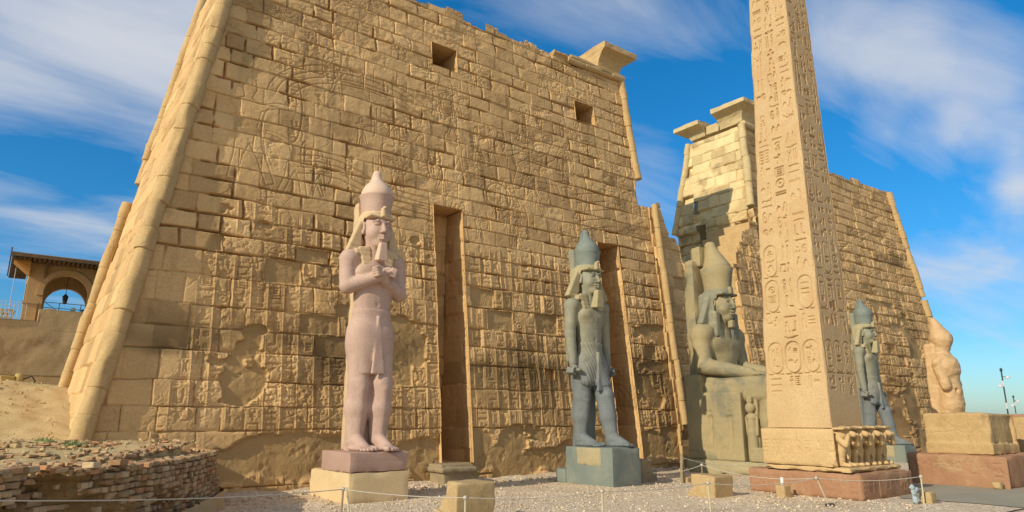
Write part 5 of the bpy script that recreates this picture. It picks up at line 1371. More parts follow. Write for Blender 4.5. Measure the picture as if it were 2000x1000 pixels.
def loose_blocks():
    # near block, cut off by the bottom edge: sloping lit side
    def wedge(name, label, cat, x, y, lx, ly, h, cut, seed, mat='block', grp=None):
        T = thing(name, label, cat, (x, y, 0), 0, grp)
        v = Vol((-.5, -.3, -.15), (lx + .3, ly + .3, h + .2), .03)
        v.box((lx / 2, ly / 2, h / 2 - .05), (lx / 2, ly / 2, h / 2 + .05), .03, .01)
        if cut:
            v.box((-.05, ly * .75, h), (.35, ly * .8, cut), .05, .06, True, rx=-.5)
            v.box((-.12, ly * .9, h * .6), (.25, .35, .3), .05, .06, True, rx=.3)
        v.bump(.05, 2, seed); v.mesh('block', M[mat], T)
        return T
    G = 'loose blocks on the gravel'
    wedge('sandstone_block', 'nearest sandstone block, cut off by the bottom edge, right of the pink statue', 'stone block', 9.72, 15.2, 1.18, 1.0, .97, .3, 91, grp=G)
    wedge('sandstone_block', 'brown squared block on the gravel before the seated colossus, a rope post on it', 'stone block', 19.62, 14.95, 1.0, 1.2, .68, .3, 92, grp=G)
    wedge('sandstone_block', 'tiny squared block holding a short grey pipe before the red obelisk base', 'stone block', 21.75, 13.75, .36, .36, .38, 0, 93, grp=G)
    wedge('sandstone_block', 'small block holding the last rope post near the grey paving', 'stone block', 23.65, 10.0, .38, .34, .36, .0, 94, grp=G)
    wedge('sandstone_block', 'small pale orange stone at the foot of the seated colossus', 'stone block', 23.35, 19.1, .3, .3, .22, 0, 95, grp=G)
    b = MB(); b.tube([(21.93, 13.93, .36), (21.93, 13.93, .62)], .055, 12); tag(b.build('pipe_stub', M['whitec'], None, True), 'short grey pipe stub standing on the tiny block', 'pipe')
    # sill below the first niche: worn moulding block
    T = thing('threshold_block', 'worn rounded stone block at the foot of the first flagpole niche', 'stone block', (14.6, 23.9, 0))
    v = Vol((-.2, -.2, -.1), (2.0, 1.6, .95), .03)
    v.box((.85, .7, .18), (.68, .55, .30), .05, .02); v.box((.88, .65, .56), (.86, .6, .12), .1, .03); v.box((.9, .75, .72), (.78, .5, .06), .05, .03)
    v.bump(.06, 2, 96); v.mesh('block', M['greyblock'], T)
    T = thing('stone_stump', 'low grey stone stump just right of the grey statue plinth', 'stone', (22.3, 20.6, 0))
    v = Vol((-.5, -.5, -.1), (.8, .6, 1.1), .03); v.box((0, 0, .4), (.32, .3, .5), .1, .05); v.box((.4, -.1, .15), (.2, .2, .3), .08, .08); v.bump(.1, 2.2, 97); v.mesh('stump', M['greyblock'], T)
    T = thing('wooden_post', 'weathered upright post stump in shade left of the seated colossus', 'post', (23.25, 19.25, 0))
    b = MB(); b.tube([(-.06, 0, -.05), (-.05, 0, .6), (.0, 0, .95), (.0, 0, 1.15)], [.07, .06, .07, .05], 8); b.tube([(.09, 0, -.05), (.07, 0, .5), (.01, 0, .9)], [.06, .05, .05], 8); b.build('post', M['greyblock'], T)
loose_blocks()

# ================================================================== ROPE BARRIER
def rope_barrier():
    G = 'posts of the rope barrier'
    def post(label, x, y, h, lean=(0, 0), r=.022, mat='postm', z0=-.05):
        T = thing('rope_post', label, 'post', (x, y, 0), 0, G); b = MB()
        b.tube([(0, 0, z0), (lean[0], lean[1], h)], r, 8); b.build('pole', M[mat], T)
        k = MB(); k.lathe([(.02, -.05), (.05, -.03), (.055, 0), (.05, .03), (.02, .05)], (lean[0], lean[1], h - .05), 8); k.build('rope_knot', M['rope'], T, True)
        return (x + lean[0], y + lean[1], h - .05)
    A = post('rope post with double knot in front of the pink statue plinth', 7.7, 17.5, .84, (.03, 0), .028, 'greyblock')
    b = MB(); b.tube([(7.9, 17.35, -.05), (7.78, 17.42, .84)], .026, 8); tag(b.build('rope_post', M['postm']), 'second thin leaning post beside the double knot', 'post', G)
    Z = post('rope post outside the picture on the left, before the brick ruin', -1.1, 12.6, 1.62)
    B = post('short rope post in front of the nearest sandstone block', 9.2, 14.0, .84)
    Cc = post('pale rope post on open gravel before the grey statue', 12.7, 13.1, .84)
    D = post('pale rope post in front of the brown squared block', 16.7, 12.9, .84, (-.06, 0))
    E_ = post('leaning pale rope post before the corner of the red obelisk base', 20.8, 11.7, .86, (-.38, .12))
    F_ = post('last pale rope post at the right, at the edge of the paving', 23.5, 10.15, .86, (0, 0))
    G_ = post('thin post rising from the brown squared block', 20.05, 15.75, 1.05, (0, 0), .02, 'greyblock', .6)
    H_ = (22.1, 20.1, .42); I_ = (23.25, 19.22, .98); J_ = (27.0, 17.6, .72)
    GR = 'ropes of the barrier'
    def rope(a, b_, sag, label):
        n = 18; P = [tuple(a[k] + (b_[k] - a[k]) * t / n - (sag * 4 * (t / n) * (1 - t / n) if k == 2 else 0) for k in range(3)) for t in range(n + 1)]
        m = MB(); m.tube(P, .011, 6); tag(m.build('rope', M['rope'], None, True), label, 'rope', GR)
    rope(Z, A, .12, 'rope running in front of the brick ruin to the double knot')
    rope(A, B, .05, 'rope from the double knot past the pink statue plinth')
    rope(B, Cc, .08, 'rope across the nearest sandstone block towards the open gravel')
    rope(Cc, D, .06, 'rope over open gravel below the grey statue plinth')
    rope(D, E_, .12, 'lower rope passing in front of the tiny block with a pipe')
    rope(E_, F_, .10, 'rope along the front of the red obelisk base')
    rope(H_, G_, .14, 'sagging pale rope from the grey stump to the brown squared block')
    rope(G_, E_, .18, 'upper rope from the brown squared block to the leaning post')
    rope(I_, J_, .22, 'rope from the wooden post across the colossus base')
    # light blue wrapped bag at the foot of the last post
    v = Vol((-.3, -.3, -.1), (.3, .3, .75), .016); v.ell((0, 0, .12), (.12, .10, .14), .04); v.ell((-.03, .01, .33), (.09, .08, .13), .04); v.ell((.06, -.02, .42), (.10, .08, .08), .04); v.ell((-.09, .02, .52), (.1, .08, .08), .04); v.bump(.05, 7, 98); v.bump(.05, 16, 99); v.F[:] = v.F + .012
    M['palebag'] = plain('pale_blue_plastic', (0.36, 0.43, 0.44), 0.4)
    o = v.mesh('plastic_bag', M['palebag']); o.location = (23.3, 10.3, 0); tag(o, 'crumpled pale blue plastic bag at the foot of the last rope post', 'bag')
    tag(plinth_block('foot_plate', 20.72, 21.0, 11.62, 11.8, -.02, .07, M['iron'], None, 99, .01, .05, .01), 'flat dark weight at the foot of the leaning rope post', 'weight')
rope_barrier()

# ================================================================== BRICK RUIN AND EARTH MOUND, LEFT FOREGROUND
CURVE = [(-9, 12.6), (-5, 13.0), (-2, 13.5), (.4, 14.6), (2.3, 15.9), (3.7, 17.9), (5.0, 20.1), (6.0, 22.5), (6.05, 24.2), (5.9, 25.6)]
def curve_pts(step):
    P = [Vector((*p, 0)) for p in CURVE]; out = []
    # catmull-rom
    for i in range(len(P) - 1):
        p0 = P[max(i-1, 0)]; p1 = P[i]; p2 = P[i+1]; p3 = P[min(i+2, len(P)-1)]
        n = 24
        for k in range(n):
            t = k / n; out.append(.5 * ((2*p1) + (p2-p0)*t + (2*p0-5*p1+4*p2-p3)*t*t + (3*p1-p0-3*p2+p3)*t**3))
    out.append(P[-1]); s = [0.0]
    for a, b in zip(out[:-1], out[1:]): s.append(s[-1] + (b - a).length)
    return out, s
CP, CS = curve_pts(.1)
CX = np.array([p.x for p in CP]); CY = np.array([p.y for p in CP]); CSn = np.array(CS)
def ctop(s): return 1.80 - .30 * s / CSn[-1]
def mound_z(x, y):
    base = 1.70 + .028 * (y - 15)
    base = base + 1.75 * sstep(26, 36.5, y)
    base = base + .35 * np.exp(-((x + 1.2) / 2.2) ** 2 - ((y - 37) / 3) ** 2)
    return base
def ruin():
    # earth mound
    st = .14; xs = np.arange(-16, 6.6, st); ys = np.arange(12, 47, st); X, Y = np.meshgrid(xs, ys)
    d = np.full(X.shape, 99.0); nb = np.zeros(X.shape, int)
    for i in range(0, len(CX), 4):
        q = np.hypot(X - CX[i], Y - CY[i]); m = q < d; d[m] = q[m]; nb[m] = i
    i2 = np.minimum(nb + 1, len(CX) - 1); i1 = np.maximum(nb - 1, 0)
    tx = CX[i2] - CX[i1]; ty = CY[i2] - CY[i1]; sd = tx * (Y - CY[nb]) - ty * (X - CX[nb])       # >0: inside (left of direction)
    inside = np.sign(sd) * d
    z = mound_z(X, Y) + (fbm(X * 1.1, Y * 1.1, 201, 5) - .5) * .30 - .12
    f = sstep(.8, 1.2, inside); z = z * f - .3 * (1 - f)
    keep = inside > .55
    P = np.stack([X, Y, z], -1)
    o = sheet('dirt_mound', P, keep, M['dirt'], None); tag(o, kind='structure')
    T = thing('brick_ruin', 'curved crumbling red brick wall with scattered bricks on top, in the left foreground', 'ruined wall', (2, 18, 0))
    inv = Vector((2, 18, 0))
    rr = random.Random(12)
    mats = []
    def place(s):
        i = int(np.searchsorted(CSn, s)); i = min(max(i, 1), len(CP) - 1); t = (s - CS[i-1]) / (CS[i] - CS[i-1] + 1e-9)
        p = CP[i-1].lerp(CP[i], t); tg = (CP[min(i+2, len(CP)-1)] - CP[max(i-3, 0)]).normalized(); return p, tg
    b = MB(); L_ = CSn[-1]; z = -.1; row = 0; cols = []
    def cshade(): return rr.choice([(.34,.18,.08),(.42,.235,.11),(.44,.28,.14),(.36,.23,.11),(.50,.35,.19),(.24,.135,.065),(.44,.21,.09),(.40,.26,.13),(.46,.30,.15)])
    nv = 0
    def addcol():
        nonlocal nv
        c = cshade(); k = rr.uniform(.8, 1.2); n = len(b.v) - nv; cols.extend([tuple(q * k for q in c)] * n); nv = len(b.v)
    while z < 1.86:
        s = rr.uniform(0, .2) + 2.0
        while s < L_:
            l = rr.uniform(.20, .29) if rr.random() < .65 else rr.uniform(.11, .15)
            p, tg = place(s + l / 2); frac = (s / L_)
            er = float(fbm(np.array(s * .55), np.array(z * 1.6), 211, 4))
            er2 = float(fbm(np.array(s * 1.7), np.array(z * 2.6), 215, 3))
            top = ctop(s) + .12 * (er2 - .5)
            inset = .30 * max(z / 1.8, 0) ** 1.5 * (1.3 - .8 * frac) + max(0, er - .42) * 2.1 * (1 - .75 * sstep(.45, .8, frac)) * (1 if z < 1.6 else .3) + rr.uniform(-.02, .03)
            lost = rr.random() < (.05 + (.42 * float(sstep(.46, .6, er)) * (1 - .85 * float(sstep(.45, .7, frac)))))
            if z < top and not lost:
                nrm = Vector((-tg.y, tg.x, 0)); q = p + nrm * (inset + .09)
                b.cbox(q.x - inv.x, q.y - inv.y, z + .06, l - .014, .26 + rr.uniform(-.04, .05), .112 + rr.uniform(-.02, .008), math.atan2(tg.y, tg.x) + rr.uniform(-.07, .07), .009, .014, (rr.uniform(-.06, .06), rr.uniform(-.05, .05)), rnd=rr); addcol()
            s += l
        z += .124; row += 1
    # bricks lying in rows and loose on top
    for k in range(950):
        s = rr.uniform(5, L_); p, tg = place(s); nrm = Vector((-tg.y, tg.x, 0))
        dd = rr.uniform(.35, 1.6) if rr.random() < .55 else rr.uniform(.3, 6.0); frac = s / L_
        if rr.random() > .25 + .9 * frac: continue
        q = p + nrm * dd
        if q.x > 5.8 or q.y > 25.0: continue
        zz = float(mound_z(np.array(q.x), np.array(q.y))) - .10 + .0
        if dd < 1.0: zz = ctop(s) - .06 + rr.uniform(-.02, .03)
        an = math.atan2(tg.y, tg.x) + (rr.uniform(-.15, .15) if rr.random() < .7 else rr.uniform(-1.5, 1.5)) + (math.pi / 2 if rr.random() < .3 else 0)
        b.cbox(q.x - inv.x, q.y - inv.y, zz + rr.uniform(0, .05), rr.uniform(.14, .28), rr.uniform(.10, .14), rr.uniform(.05, .08), an, .012, .014, (rr.uniform(-.12, .12), rr.uniform(-.12, .12)), rnd=rr); addcol()
    m, t, bs = base_mat('fired_brick'); at = t.nodes.new('ShaderNodeAttribute'); at.attribute_name = 'mixc'
    tcn = t.nodes.new('ShaderNodeTexCoord'); f1 = noise(t, tcn.outputs['Object'], 18, 4, .7); f2 = noise(t, tcn.outputs['Object'], 3.5, 4, .6)
    c = mixc(t, 0.7, at.outputs['Color'], ramp(t, f1, [(.25, (.6, .6, .6, 1)), (.75, (1.3, 1.3, 1.3, 1))]), 'MULTIPLY')
    c = mixc(t, ramp(t, f2, [(.5, 0.0), (.78, .6)]), c, (.48, .36, .22, 1))
    t.links.new(c, bs.inputs['Base Color']); bp = t.nodes.new('ShaderNodeBump'); bp.inputs['Distance'].default_value = .015; bp.inputs['Strength'].default_value = .8; t.links.new(f1, bp.inputs['Height']); t.links.new(bp.outputs[0], bs.inputs['Normal'])
    o = b.build('brickwork', m, T)
    a = o.data.attributes.new('mixc', 'FLOAT_COLOR', 'POINT'); dd = np.ones((len(b.v), 4), np.float32); dd[:, :3] = np.array(cols, np.float32); a.data.foreach_set('color', dd.ravel())
    # mud mortar core behind the bricks
    ns = int((L_ - 2) / .06); S_ = np.linspace(2, L_, ns); Zg = np.arange(-.1, 1.95, .05)
    PX = np.interp(S_, CSn, CX); PY = np.interp(S_, CSn, CY); TX = np.gradient(PX); TY = np.gradient(PY); n_ = np.hypot(TX, TY); NX, NY = -TY / n_, TX / n_
    SS, ZZ = np.meshgrid(S_, Zg); fr = SS / L_
    er = fbm(SS * .55, ZZ * 1.6, 211, 4)
    ins = .30 * np.clip(ZZ / 1.8, 0, 1.2) ** 1.5 * (1.3 - .8 * fr) + np.maximum(0, er - .42) * 2.1 * (1 - .75 * sstep(.45, .8, fr)) + .03 + (fbm(SS * 3, ZZ * 3, 231, 4) - .5) * .16
    zt = np.minimum(ZZ, 1.80 - .30 * fr - .06)
    ins = ins + np.where(ZZ > zt, (ZZ - zt) * 6, 0)
    P = np.stack([PX[None] + NX[None] * ins - inv.x, PY[None] + NY[None] * ins - inv.y, zt], -1)
    sheet('mud_core', P, np.ones(ZZ.shape, bool), M['mud'], T)
    # remains of plaster over the lower bricks
    keep = (ZZ < .48 + .25 * (fbm(SS * .7, SS * 0, 241, 3) - .5)) & (SS > L_ * .50)
    P = np.stack([PX[None] + NX[None] * (-.10 + (fbm(SS * 1.5, ZZ * 1.5, 242, 4) - .5) * .12) - inv.x, PY[None] + NY[None] * (-.10 + (fbm(SS * 1.5, ZZ * 1.5, 242, 4) - .5) * .12) - inv.y, ZZ], -1)
    sheet('plaster_remains', P, keep, M['mudwall'], T)
    # rubble on the mound
    b = MB()
    for k in range(700):
        x = rr.uniform(-6, 5.5); y = rr.uniform(15, 40); p = Vector((x, y, 0))
        if y < 19 + x * .6: continue
        if x > 1.6 + .18 * 2 and y > 25: continue
        s_ = rr.uniform(.025, .07) * (2.4 if rr.random() < .05 else 1)
        b.cbox(x, y, float(mound_z(np.array(x), np.array(y))) - .06 + s_ * .2, s_ * rr.uniform(1, 2), s_ * rr.uniform(.8, 1.4), s_, rr.uniform(0, 3), s_ * .12, s_ * .2, rnd=rr)
    tag(b.build('rubble', M['dirt']), kind='stuff')
    # heap with stones at the left
    v = Vol((-3.2, 33.5, 2.6), (1.0, 37.2, 4.9), .08)
    v.ell((-1.3, 35.3, 3.3), (1.5, 1.2, .8), .3); rq = random.Random(5)
    for k in range(26): v.box((rq.uniform(-2.4, .4), rq.uniform(34.0, 36.2), rq.uniform(3.2, 4.0)), (rq.uniform(.12, .3), rq.uniform(.12, .3), rq.uniform(.1, .22)), .06, .05, rx=rq.uniform(-.5, .5), rz=rq.uniform(0, 3))
    v.bump(.2, 1.5, 251); o = v.mesh('rubble_heap', M['brown']); tag(o, 'heap of earth and broken stones by the mud-plastered wall at the left', 'rubble heap')
    T = thing('water_pump', 'dusty yellow motor pump with a hose loop on the rubble heap', 'pump', (.75, 36.3, 3.82))
    b = MB(); b.cbox(0, 0, .12, .8, .45, .22, .1, .02, .02); b.cbox(-.1, .0, .36, .5, .36, .26, .1, .02, .03); b.build('body', M['machine'], T)
    b = MB(); b.lathe([(.12, -.2), (.16, -.15), (.16, .15), (.1, .2)], (.32, 0, .4), 12); b.build('motor', M['machine'], T, True)
    b = MB(); b.tube([(.45, 0, .35), (.75, -.05, .5), (.9, 0, .3), (.8, .05, .1), (.5, 0, .12)], .03, 8); b.build('hose', M['iron'], T, True)
    # weeds
    for k, (x, y, lab) in enumerate(((1.55, 24.5, 'largest green weed tuft on the mound left of the corner moulding'), (2.1, 22.6, 'weed tuft on the mound nearest the brick ruin'), (.2, 24.8, 'weed tuft on the mound at the left edge of the photo'))):
        b = MB(); z0 = float(mound_z(np.array(x), np.array(y))) - .05
        for q in range(60):
            a = rr.uniform(0, 6.28); r_ = rr.uniform(0, .34 - .06 * k); h_ = rr.uniform(.04, .16); px, py = r_ * math.cos(a), r_ * math.sin(a) * .7; w_ = rr.uniform(.015, .035); a2 = rr.uniform(0, 3.14)
            i = len(b.v); b.v += [(px - w_ * math.cos(a2), py - w_ * math.sin(a2), rr.uniform(0, .05)), (px + w_ * math.cos(a2), py + w_ * math.sin(a2), rr.uniform(0, .05)), (px + rr.uniform(-.05, .05), py + rr.uniform(-.05, .05), h_)]; b.f.append([i, i+1, i+2])
        b.lathe([(.02, .0), (.3 - .05 * k, .0), (.22 - .04 * k, .03), (.02, .05)], (0, 0, 0), 10, .7); o = b.build('weed_tuft', M['leaf']); o.location = (x, y, z0); tag(o, lab, 'weed', 'weed tufts on the mound')
ruin()

# ================================================================== PLASTERED WALL AND PAVILION AT THE LEFT
def arch_wall(b, x0, x1, z0, z1, cx, r, zs, y0, y1, n=20, zb=None):
    """wall with an arched opening, extruded in y; zb = sill height"""
    zb = z0 if zb is None else zb
    front = []; 
    def q(pts):      # polygon extruded
        i = len(b.v); m = len(pts)
        b.v += [(p[0], y0, p[1]) for p in pts] + [(p[0], y1, p[1]) for p in pts]
        b.f.append([i + k for k in range(m)]); b.f.append([i + m + k for k in range(m)][::-1])
        for k in range(m): b.f.append([i + k, i + m + k, i + m + (k+1) % m, i + (k+1) % m])
    q([(x0, z0), (cx - r, z0), (cx - r, zs), (x0, zs)]); q([(cx + r, z0), (x1, z0), (x1, zs), (cx + r, zs)])
    if zb > z0: q([(cx - r, z0), (cx + r, z0), (cx + r, zb), (cx - r, zb)])
    for k in range(n):
        a0 = math.pi * (1 - k / n); a1 = math.pi * (1 - (k + 1) / n)
        xa, za = cx + r * math.cos(a0), zs + r * math.sin(a0); xb, zb_ = cx + r * math.cos(a1), zs + r * math.sin(a1)
        q([(xa, za), (xb, zb_), (xb, z1), (xa, z1)])
    q([(x0, zs), (cx - r, zs), (cx - r, z1), (x0, z1)]); q([(cx + r, zs), (x1, zs), (x1, z1), (cx + r, z1)])
def left_buildings():
    st = .1; X, Z = np.meshgrid(np.arange(-12, 6.5, st), np.arange(2.5, 8.2, st))
    H = (fbm(X * .5, Z * .5, 261, 5) - .5) * .22
    top = np.where(X < 1.6, 7.38, np.where(X < 1.85, 7.75, 8.0)) + .06 * (fbm(X * 2, X * 0, 262, 3) - .5)
    T = thing('mud_wall', 'high mud-plastered wall with a dark stain, below the arched pavilion at the left', 'wall', (0, 42, 0))
    sheet('wall_face', np.stack([X, -H - .02, Z], -1), Z < top, M['mudwall'], T, None)
    b = MB(); b.box(-12, 1.6, .05, .8, 2.5, 7.36); b.box(1.62, 6.4, .05, .8, 2.5, 7.97); b.build('wall_mass', M['mudwall'], T)
    b = MB(); b.tube([(-12, -.16, 4.62), (6, -.16, 4.60)], .035, 8); b.build('pipe', M['block'], T, True)
    # pavilion
    T = thing('arched_pavilion', 'tan rooftop pavilion with a round arch and dark overhanging roof on the mud wall', 'pavilion', (2.7, 45, 7.3))
    o = Vector(T.location)
    b = MB(); arch_wall(b, .98, 4.9, 7.3, 10.75, 2.72, 1.0, 8.98, 43.0, 43.45, 22); 
    b.v = [tuple(Vector(p) - o) for p in b.v]; b.build('front_wall', M['render'], T)
    b = MB(); arch_wall(b, 1.0, 5.2, 7.3, 10.7, 3.0, 1.02, 8.85, 46.9, 47.3, 22, 8.1); b.v = [tuple(Vector(p) - o) for p in b.v]; b.build('back_wall', M['render'], T)
    for q in ((4.9, 5.2, 43.46, 46.88, 7.3, 10.7), (.99, 1.25, 43.46, 46.88, 9.75, 10.7)):
        b = MB(); b.box(*q); b.v = [tuple(Vector(p) - o) for p in b.v]; b.build('side_wall', M['render'], T)
    for q in ((.99, 1.3, 46.2, 46.88, 7.3, 9.745), (.99, 1.3, 43.46, 43.9, 7.3, 9.745)):
        b = MB(); b.box(*q); b.v = [tuple(Vector(p) - o) for p in b.v]; b.build('pillar', M['render'], T)
    # arch moulding: ring segments
    b = MB(); n = 24
    for k in range(n):
        a0, a1 = math.pi * k / n, math.pi * (k + 1) / n
        c = []
        for y in (42.9, 42.997):
            for a, r in ((a0, 1.03), (a1, 1.03), (a1, 1.27), (a0, 1.27)): c.append((2.72 + r * math.cos(a) - o.x, y - o.y, 8.98 + r * math.sin(a) - o.z))
        b.quadbox(c)
    b.box(1.42 - o.x, 1.70 - o.x, 42.86 - o.y, 42.997 - o.y, 8.80 - o.z, 8.975 - o.z); b.box(3.74 - o.x, 4.02 - o.x, 42.86 - o.y, 42.997 - o.y, 8.80 - o.z, 8.975 - o.z)
    b.build('arch_moulding', M['render'], T)
    b = MB(); b.box(.90 - o.x, 1.52 - o.x, 42.85 - o.y, 42.997 - o.y, 7.3 - o.z, 8.30 - o.z); b.box(.84 - o.x, 1.56 - o.x, 42.80 - o.y, 42.997 - o.y, 8.305 - o.z, 8.42 - o.z); b.build('pier', M['render'], T)
    # roof: boards, rafters, fascia
    b = MB(); b.quadbox([(.15 - o.x, 41.7 - o.y, 10.62 - o.z), (5.6 - o.x, 41.7 - o.y, 10.62 - o.z), (5.6 - o.x, 48.3 - o.y, 10.95 - o.z), (.15 - o.x, 48.3 - o.y, 10.95 - o.z), (.15 - o.x, 41.7 - o.y, 10.70 - o.z), (5.6 - o.x, 41.7 - o.y, 10.70 - o.z), (5.6 - o.x, 48.3 - o.y, 11.03 - o.z), (.15 - o.x, 48.3 - o.y, 11.03 - o.z)]); rf = b.build('roof', M['roofm'], T)
    b = MB(); b.box(.12 - o.x, 5.6 - o.x, 41.62 - o.y, 41.69 - o.y, 10.48 - o.z, 10.66 - o.z); b.box(.06 - o.x, .12 - o.x, 41.62 - o.y, 48.3 - o.y, 10.5 - o.z, 10.9 - o.z)
    for k in range(26): x = .2 + k * .21; b.box(x - o.x, x + .09 - o.x, 41.72 - o.y, 42.99 - o.y, 10.42 - o.z, 10.56 - o.z)
    for k in range(20): y = 41.9 + k * .33; b.box(.15 - o.x, .96 - o.x, y - o.y, y + .1 - o.y, 10.40 - o.z, 10.55 - o.z)
    b.build('rafters', M['roofwood'], rf)
    for x in (2.0 - .36, 3.92):
        b = MB(); b.quadbox([(x - o.x, 42.45 - o.y, 10.3 - o.z), (x + .07 - o.x, 42.45 - o.y, 10.3 - o.z), (x + .07 - o.x, 42.99 - o.y, 9.6 - o.z), (x - o.x, 42.99 - o.y, 9.6 - o.z), (x - o.x, 42.2 - o.y, 10.4 - o.z), (x + .07 - o.x, 42.2 - o.y, 10.4 - o.z), (x + .07 - o.x, 42.99 - o.y, 10.4 - o.z), (x - o.x, 42.99 - o.y, 10.4 - o.z)])
        b.build('bracket', M['roofwood'], T)
    b = MB(); b.quadbox([(.25 - o.x, 42.2 - o.y, 10.36 - o.z), (.97 - o.x, 42.2 - o.y, 9.75 - o.z), (.97 - o.x, 43.3 - o.y, 9.75 - o.z), (.25 - o.x, 43.3 - o.y, 10.36 - o.z), (.25 - o.x, 42.2 - o.y, 10.40 - o.z), (.97 - o.x, 42.2 - o.y, 10.40 - o.z), (.97 - o.x, 43.3 - o.y, 10.40 - o.z), (.25 - o.x, 43.3 - o.y, 10.40 - o.z)]); b.build('soffit', M['eave'], T)
    # lantern
    T = thing('lantern', 'dark iron lantern hanging inside the pavilion arch', 'lantern', (2.8, 44.5, 8.75))
    b = MB(); b.tube([(0, 0, .45), (0, 0, 1.7)], .015, 6); b.lathe([(.03, .45), (.13, .32), (.16, .3), (.14, .27), (.10, -.02), (.12, -.05), (.03, -.12)], (0, 0, 0), 8); b.build('lantern_body', M['iron'], T)
    # railings
    T = thing('railing', 'thin green metal railing crossing the pavilion arch', 'railing', (3, 46.6, 8.1)); b = MB()
    for z in (.25, .55, .85): b.tube([(-1.6, 0, z), (1.7, 0, z)], .022, 6)
    for x in (-.3, .75): b.tube([(x, 0, 0), (x, 0, .88)], .025, 6)
    b.tube([(-1.0, 0, .85), (.2, 0, 0)], .02, 6); b.build('rails', M['rail'], T)
    T = thing('railing', 'pale wire fence with looped top on the wall left of the pavilion', 'railing', (-2.2, 41.9, 7.38)); b = MB()
    x = -3.0
    while x < 3.1:
        P = [(x + .16 - .16 * math.cos(math.pi * k / 8), 0, .68 + .16 * math.sin(math.pi * k / 8)) for k in range(9)]; b.tube([(x, 0, 0)] + P + [(x + .32, 0, 0)], .009, 5); x += .17
    b.tube([(-3, 0, .62), (3.2, 0, .62)], .012, 5); b.tube([(-3, 0, .1), (3.2, 0, .1)], .012, 5); b.build('wires', M['lampwhite'], T)
    T = thing('gilt_panel', 'golden openwork panel standing behind the wire fence', 'panel', (-.35, 42.25, 7.4)); b = MB()
    b.box(-1.2, .95, 0, .05, 0, .05); b.box(-1.2, .95, 0, .05, .40, .46); b.box(-1.2, .95, .01, .04, .21, .25)
    for k in range(11):
        x = -1.15 + k * .2; b.quadbox([(x, .01, .05), (x + .06, .01, .05), (x + .06, .04, .05), (x, .04, .05), (x + .12, .01, .40), (x + .18, .01, .40), (x + .18, .04, .40), (x + .12, .04, .40)]); b.box(x, x + .05, .0, .05, .05, .40)
    b.build('openwork', M['gold'], T)
    T = thing('cool_box', 'blue plastic box on the sill of the pavilion arch', 'box', (3.72, 43.6, 7.98)); b = MB(); b.cbox(0, 0, .13, .34, .3, .26, 0, .0, .02); b.build('body', M['bluep'], T); b = MB(); b.cbox(0, 0, .285, .37, .33, .05, 0, 0, .015); b.build('lid', M['bluep'], T)
    v = Vol((-.25, -.2, -.05), (.25, .2, .5), .025); v.ell((0, 0, .12), (.16, .12, .13), .05); v.bump(.05, 6, 263); o1 = v.mesh('cloth_bundle', M['greenc']); o1.location = (3.15, 43.6, 7.98); tag(o1, 'turquoise cloth bundle with white cloth on top, on the pavilion sill', 'bundle')
    v = Vol((-.2, -.2, -.05), (.2, .2, .3), .025); v.ell((0, 0, .08), (.11, .1, .09), .03); v.bump(.04, 6, 264); o2 = v.mesh('white_cloth', M['whitec'], o1); o2.location = (.03, 0, .22)
    T = thing('antenna_mast', 'thin guyed antenna mast left of the pavilion roof', 'antenna', (.38, 44, 7.4)); b = MB(); b.tube([(0, 0, 0), (.02, 0, 3.2)], .018, 6); b.build('mast', M['roofm'], T)
left_buildings()

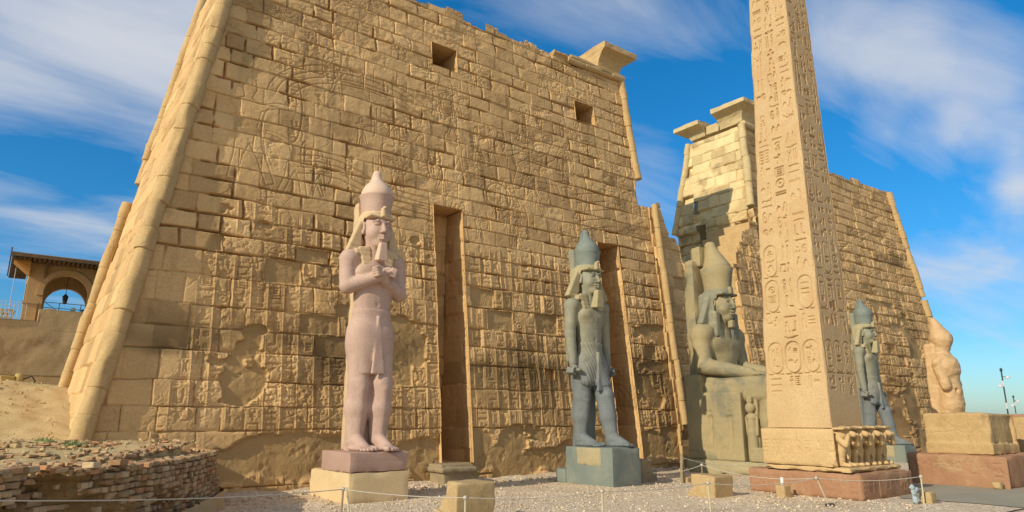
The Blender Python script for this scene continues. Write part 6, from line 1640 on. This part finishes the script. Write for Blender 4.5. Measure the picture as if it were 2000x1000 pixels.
# ================================================================== LAMP POSTS, HILLS, PAVING, GROUND
def street():
    def lamp(label, x, y, h, s):
        T = thing('lamp_post', label, 'lamp post', (x, y, 0), 0, 'lamp posts at the far right'); n = 9
        b = MB(); b.tube([(0, 0, 0), (0, 0, h)], .085 * s, 8); pl = b.build('pole', M['iron'], T)
        for k in range(n):
            if k % 3 == 1:
                w = MB(); w.tube([(0, 0, h * k / n), (0, 0, h * (k + .8) / n)], .10 * s, 8); w.build('band', M['lampwhite'], pl)
        for z, sd in ((h * .93, 1), (h * .80, -.6), (h * .36, -1), (h * .30, .8)):
            a = MB(); a.tube([(0, 0, z), (.5 * s * sd * .8, -.4 * s * sd, z - .05)], .04 * s, 6); ar = a.build('arm', M['iron'], T)
            a = MB(); a.lathe([(.08, .22), (.26, .1), (.30, -.1), (.1, -.14)], (.55 * s * sd * .8, -.45 * s * sd, z - .12), 10); a.build('floodlight', M['lampwhite'], ar)
        a = MB(); a.lathe([(.05, 0), (.16, .1), (.16, .4), (.03, .5)], (0, 0, h), 8); a.build('finial', M['iron'], T)
        return T
    lamp('tall dark lamp post with floodlights and pale bands, right of the far block', 102.6, 33, 8.2, 1.0)
    lamp('shorter lamp post just right of the tall lamp post', 150, 47, 6.0, 1.0)
    # hills on the horizon
    xs = np.linspace(0, 1, 160); ang = math.radians(16) - xs * math.radians(40); r = 3200; V = []
    h = 14 + 26 * fbm(xs * 9, xs * 0, 271, 4) + 22 * sstep(.15, .5, xs)
    h = h * sstep(0, .1, xs)
    rings = [(r, 0), (r + 60, .55), (r + 140, .9), (r + 240, 1.0), (r + 500, .6), (r + 900, 0)]
    for rr_, k in rings: V.append(np.stack([np.cos(ang) * rr_, np.sin(ang) * rr_, h * k * (1 if k in (0, 1) else 1 + .25 * (fbm(xs * 40, xs * 0 + rr_, 272, 3) - .5)) - .5], -1))
    V = np.stack(V); M['hill'] = stone('pink_desert_rock', (0.50, 0.37, 0.32), (0.58, 0.45, 0.38), .01, bump=0.2, grain=.05)
    o = sheet('hills', V, np.ones(V.shape[:2], bool), M['hill'], None, None, True); tag(o, kind='structure')
    # grey paving at the right, a few millimetres proud of the gravel
    b = MB(); P = [(24.6, 11.35), (25.0, 9.2), (24.9, 7.8), (24.4, 2), (24, -20), (90, -20), (90, 24), (38, 16.5), (27.0, 15.0), (26.6, 12.4)]
    b.v = [(x, y, .006) for x, y in P]; b.f = [list(range(len(P)))]; tag(b.build('paving', M['asphalt']), kind='structure')
street()
def ground():
    # fine relief near the camera, flat sheet to the horizon
    st = .12; xs = np.arange(4, 30, st); ys = np.arange(8, 26.5, st); X, Y = np.meshgrid(xs, ys)
    e = np.minimum(np.minimum(X - 4, 30 - X), np.minimum(Y - 8, 26.5 - Y)); f = sstep(0, 1.5, e)
    z = ((fbm(X * .5, Y * .5, 281, 4) - .5) * .07 + (fbm(X * 2.2, Y * 2.2, 282, 3) - .5) * .03) * f - .004
    z += .22 * sstep(24.2, 25.3, Y) * sstep(5, 7, X) * (1 - sstep(27, 29, X)) * fbm(X * .8, Y * 0, 283, 3)
    pav = sstep(24.0, 24.6, X + (Y - 9) * .1) * (Y < 16); z = z * (1 - pav) - .012 * pav
    g = sheet('gravel', np.stack([X, Y, z], -1), np.ones(X.shape, bool), M['gravel'], None); tag(g, kind='structure')
    b = MB(); s = 7000
    b.v = [(-s, -s, -.05), (s, -s, -.05), (s, s, -.05), (-s, s, -.05)]; b.f = [[0, 1, 2, 3]]
    tag(b.build('ground', M['gravel']), kind='structure')
    # individual pebbles on the gravel, more and larger ones along the foot of the wall
    rr = random.Random(77); b = MB()
    for k in range(420):
        x = rr.uniform(6.5, 30); y = 25.1 - abs(rr.gauss(0, .8)) - .05
        s_ = rr.uniform(.03, .11) * (1.8 if rr.random() < .08 else 1); b.cbox(x, y, s_ * .3, s_ * rr.uniform(1, 1.8), s_ * rr.uniform(.8, 1.3), s_, rr.uniform(0, 3), s_ * .15, s_ * .22, rnd=rr)
    for k in range(2600):
        x = rr.uniform(6, 25); y = rr.uniform(9.5, 24.5)
        if x > 23.5 and y < 14: continue
        s_ = rr.uniform(.02, .055); b.cbox(x, y, s_ * .3, s_ * rr.uniform(1, 1.8), s_ * rr.uniform(.8, 1.3), s_, rr.uniform(0, 3), s_ * .15, s_ * .22, rnd=rr)
    tag(b.build('pebbles', M['gravel']), kind='stuff')
ground()
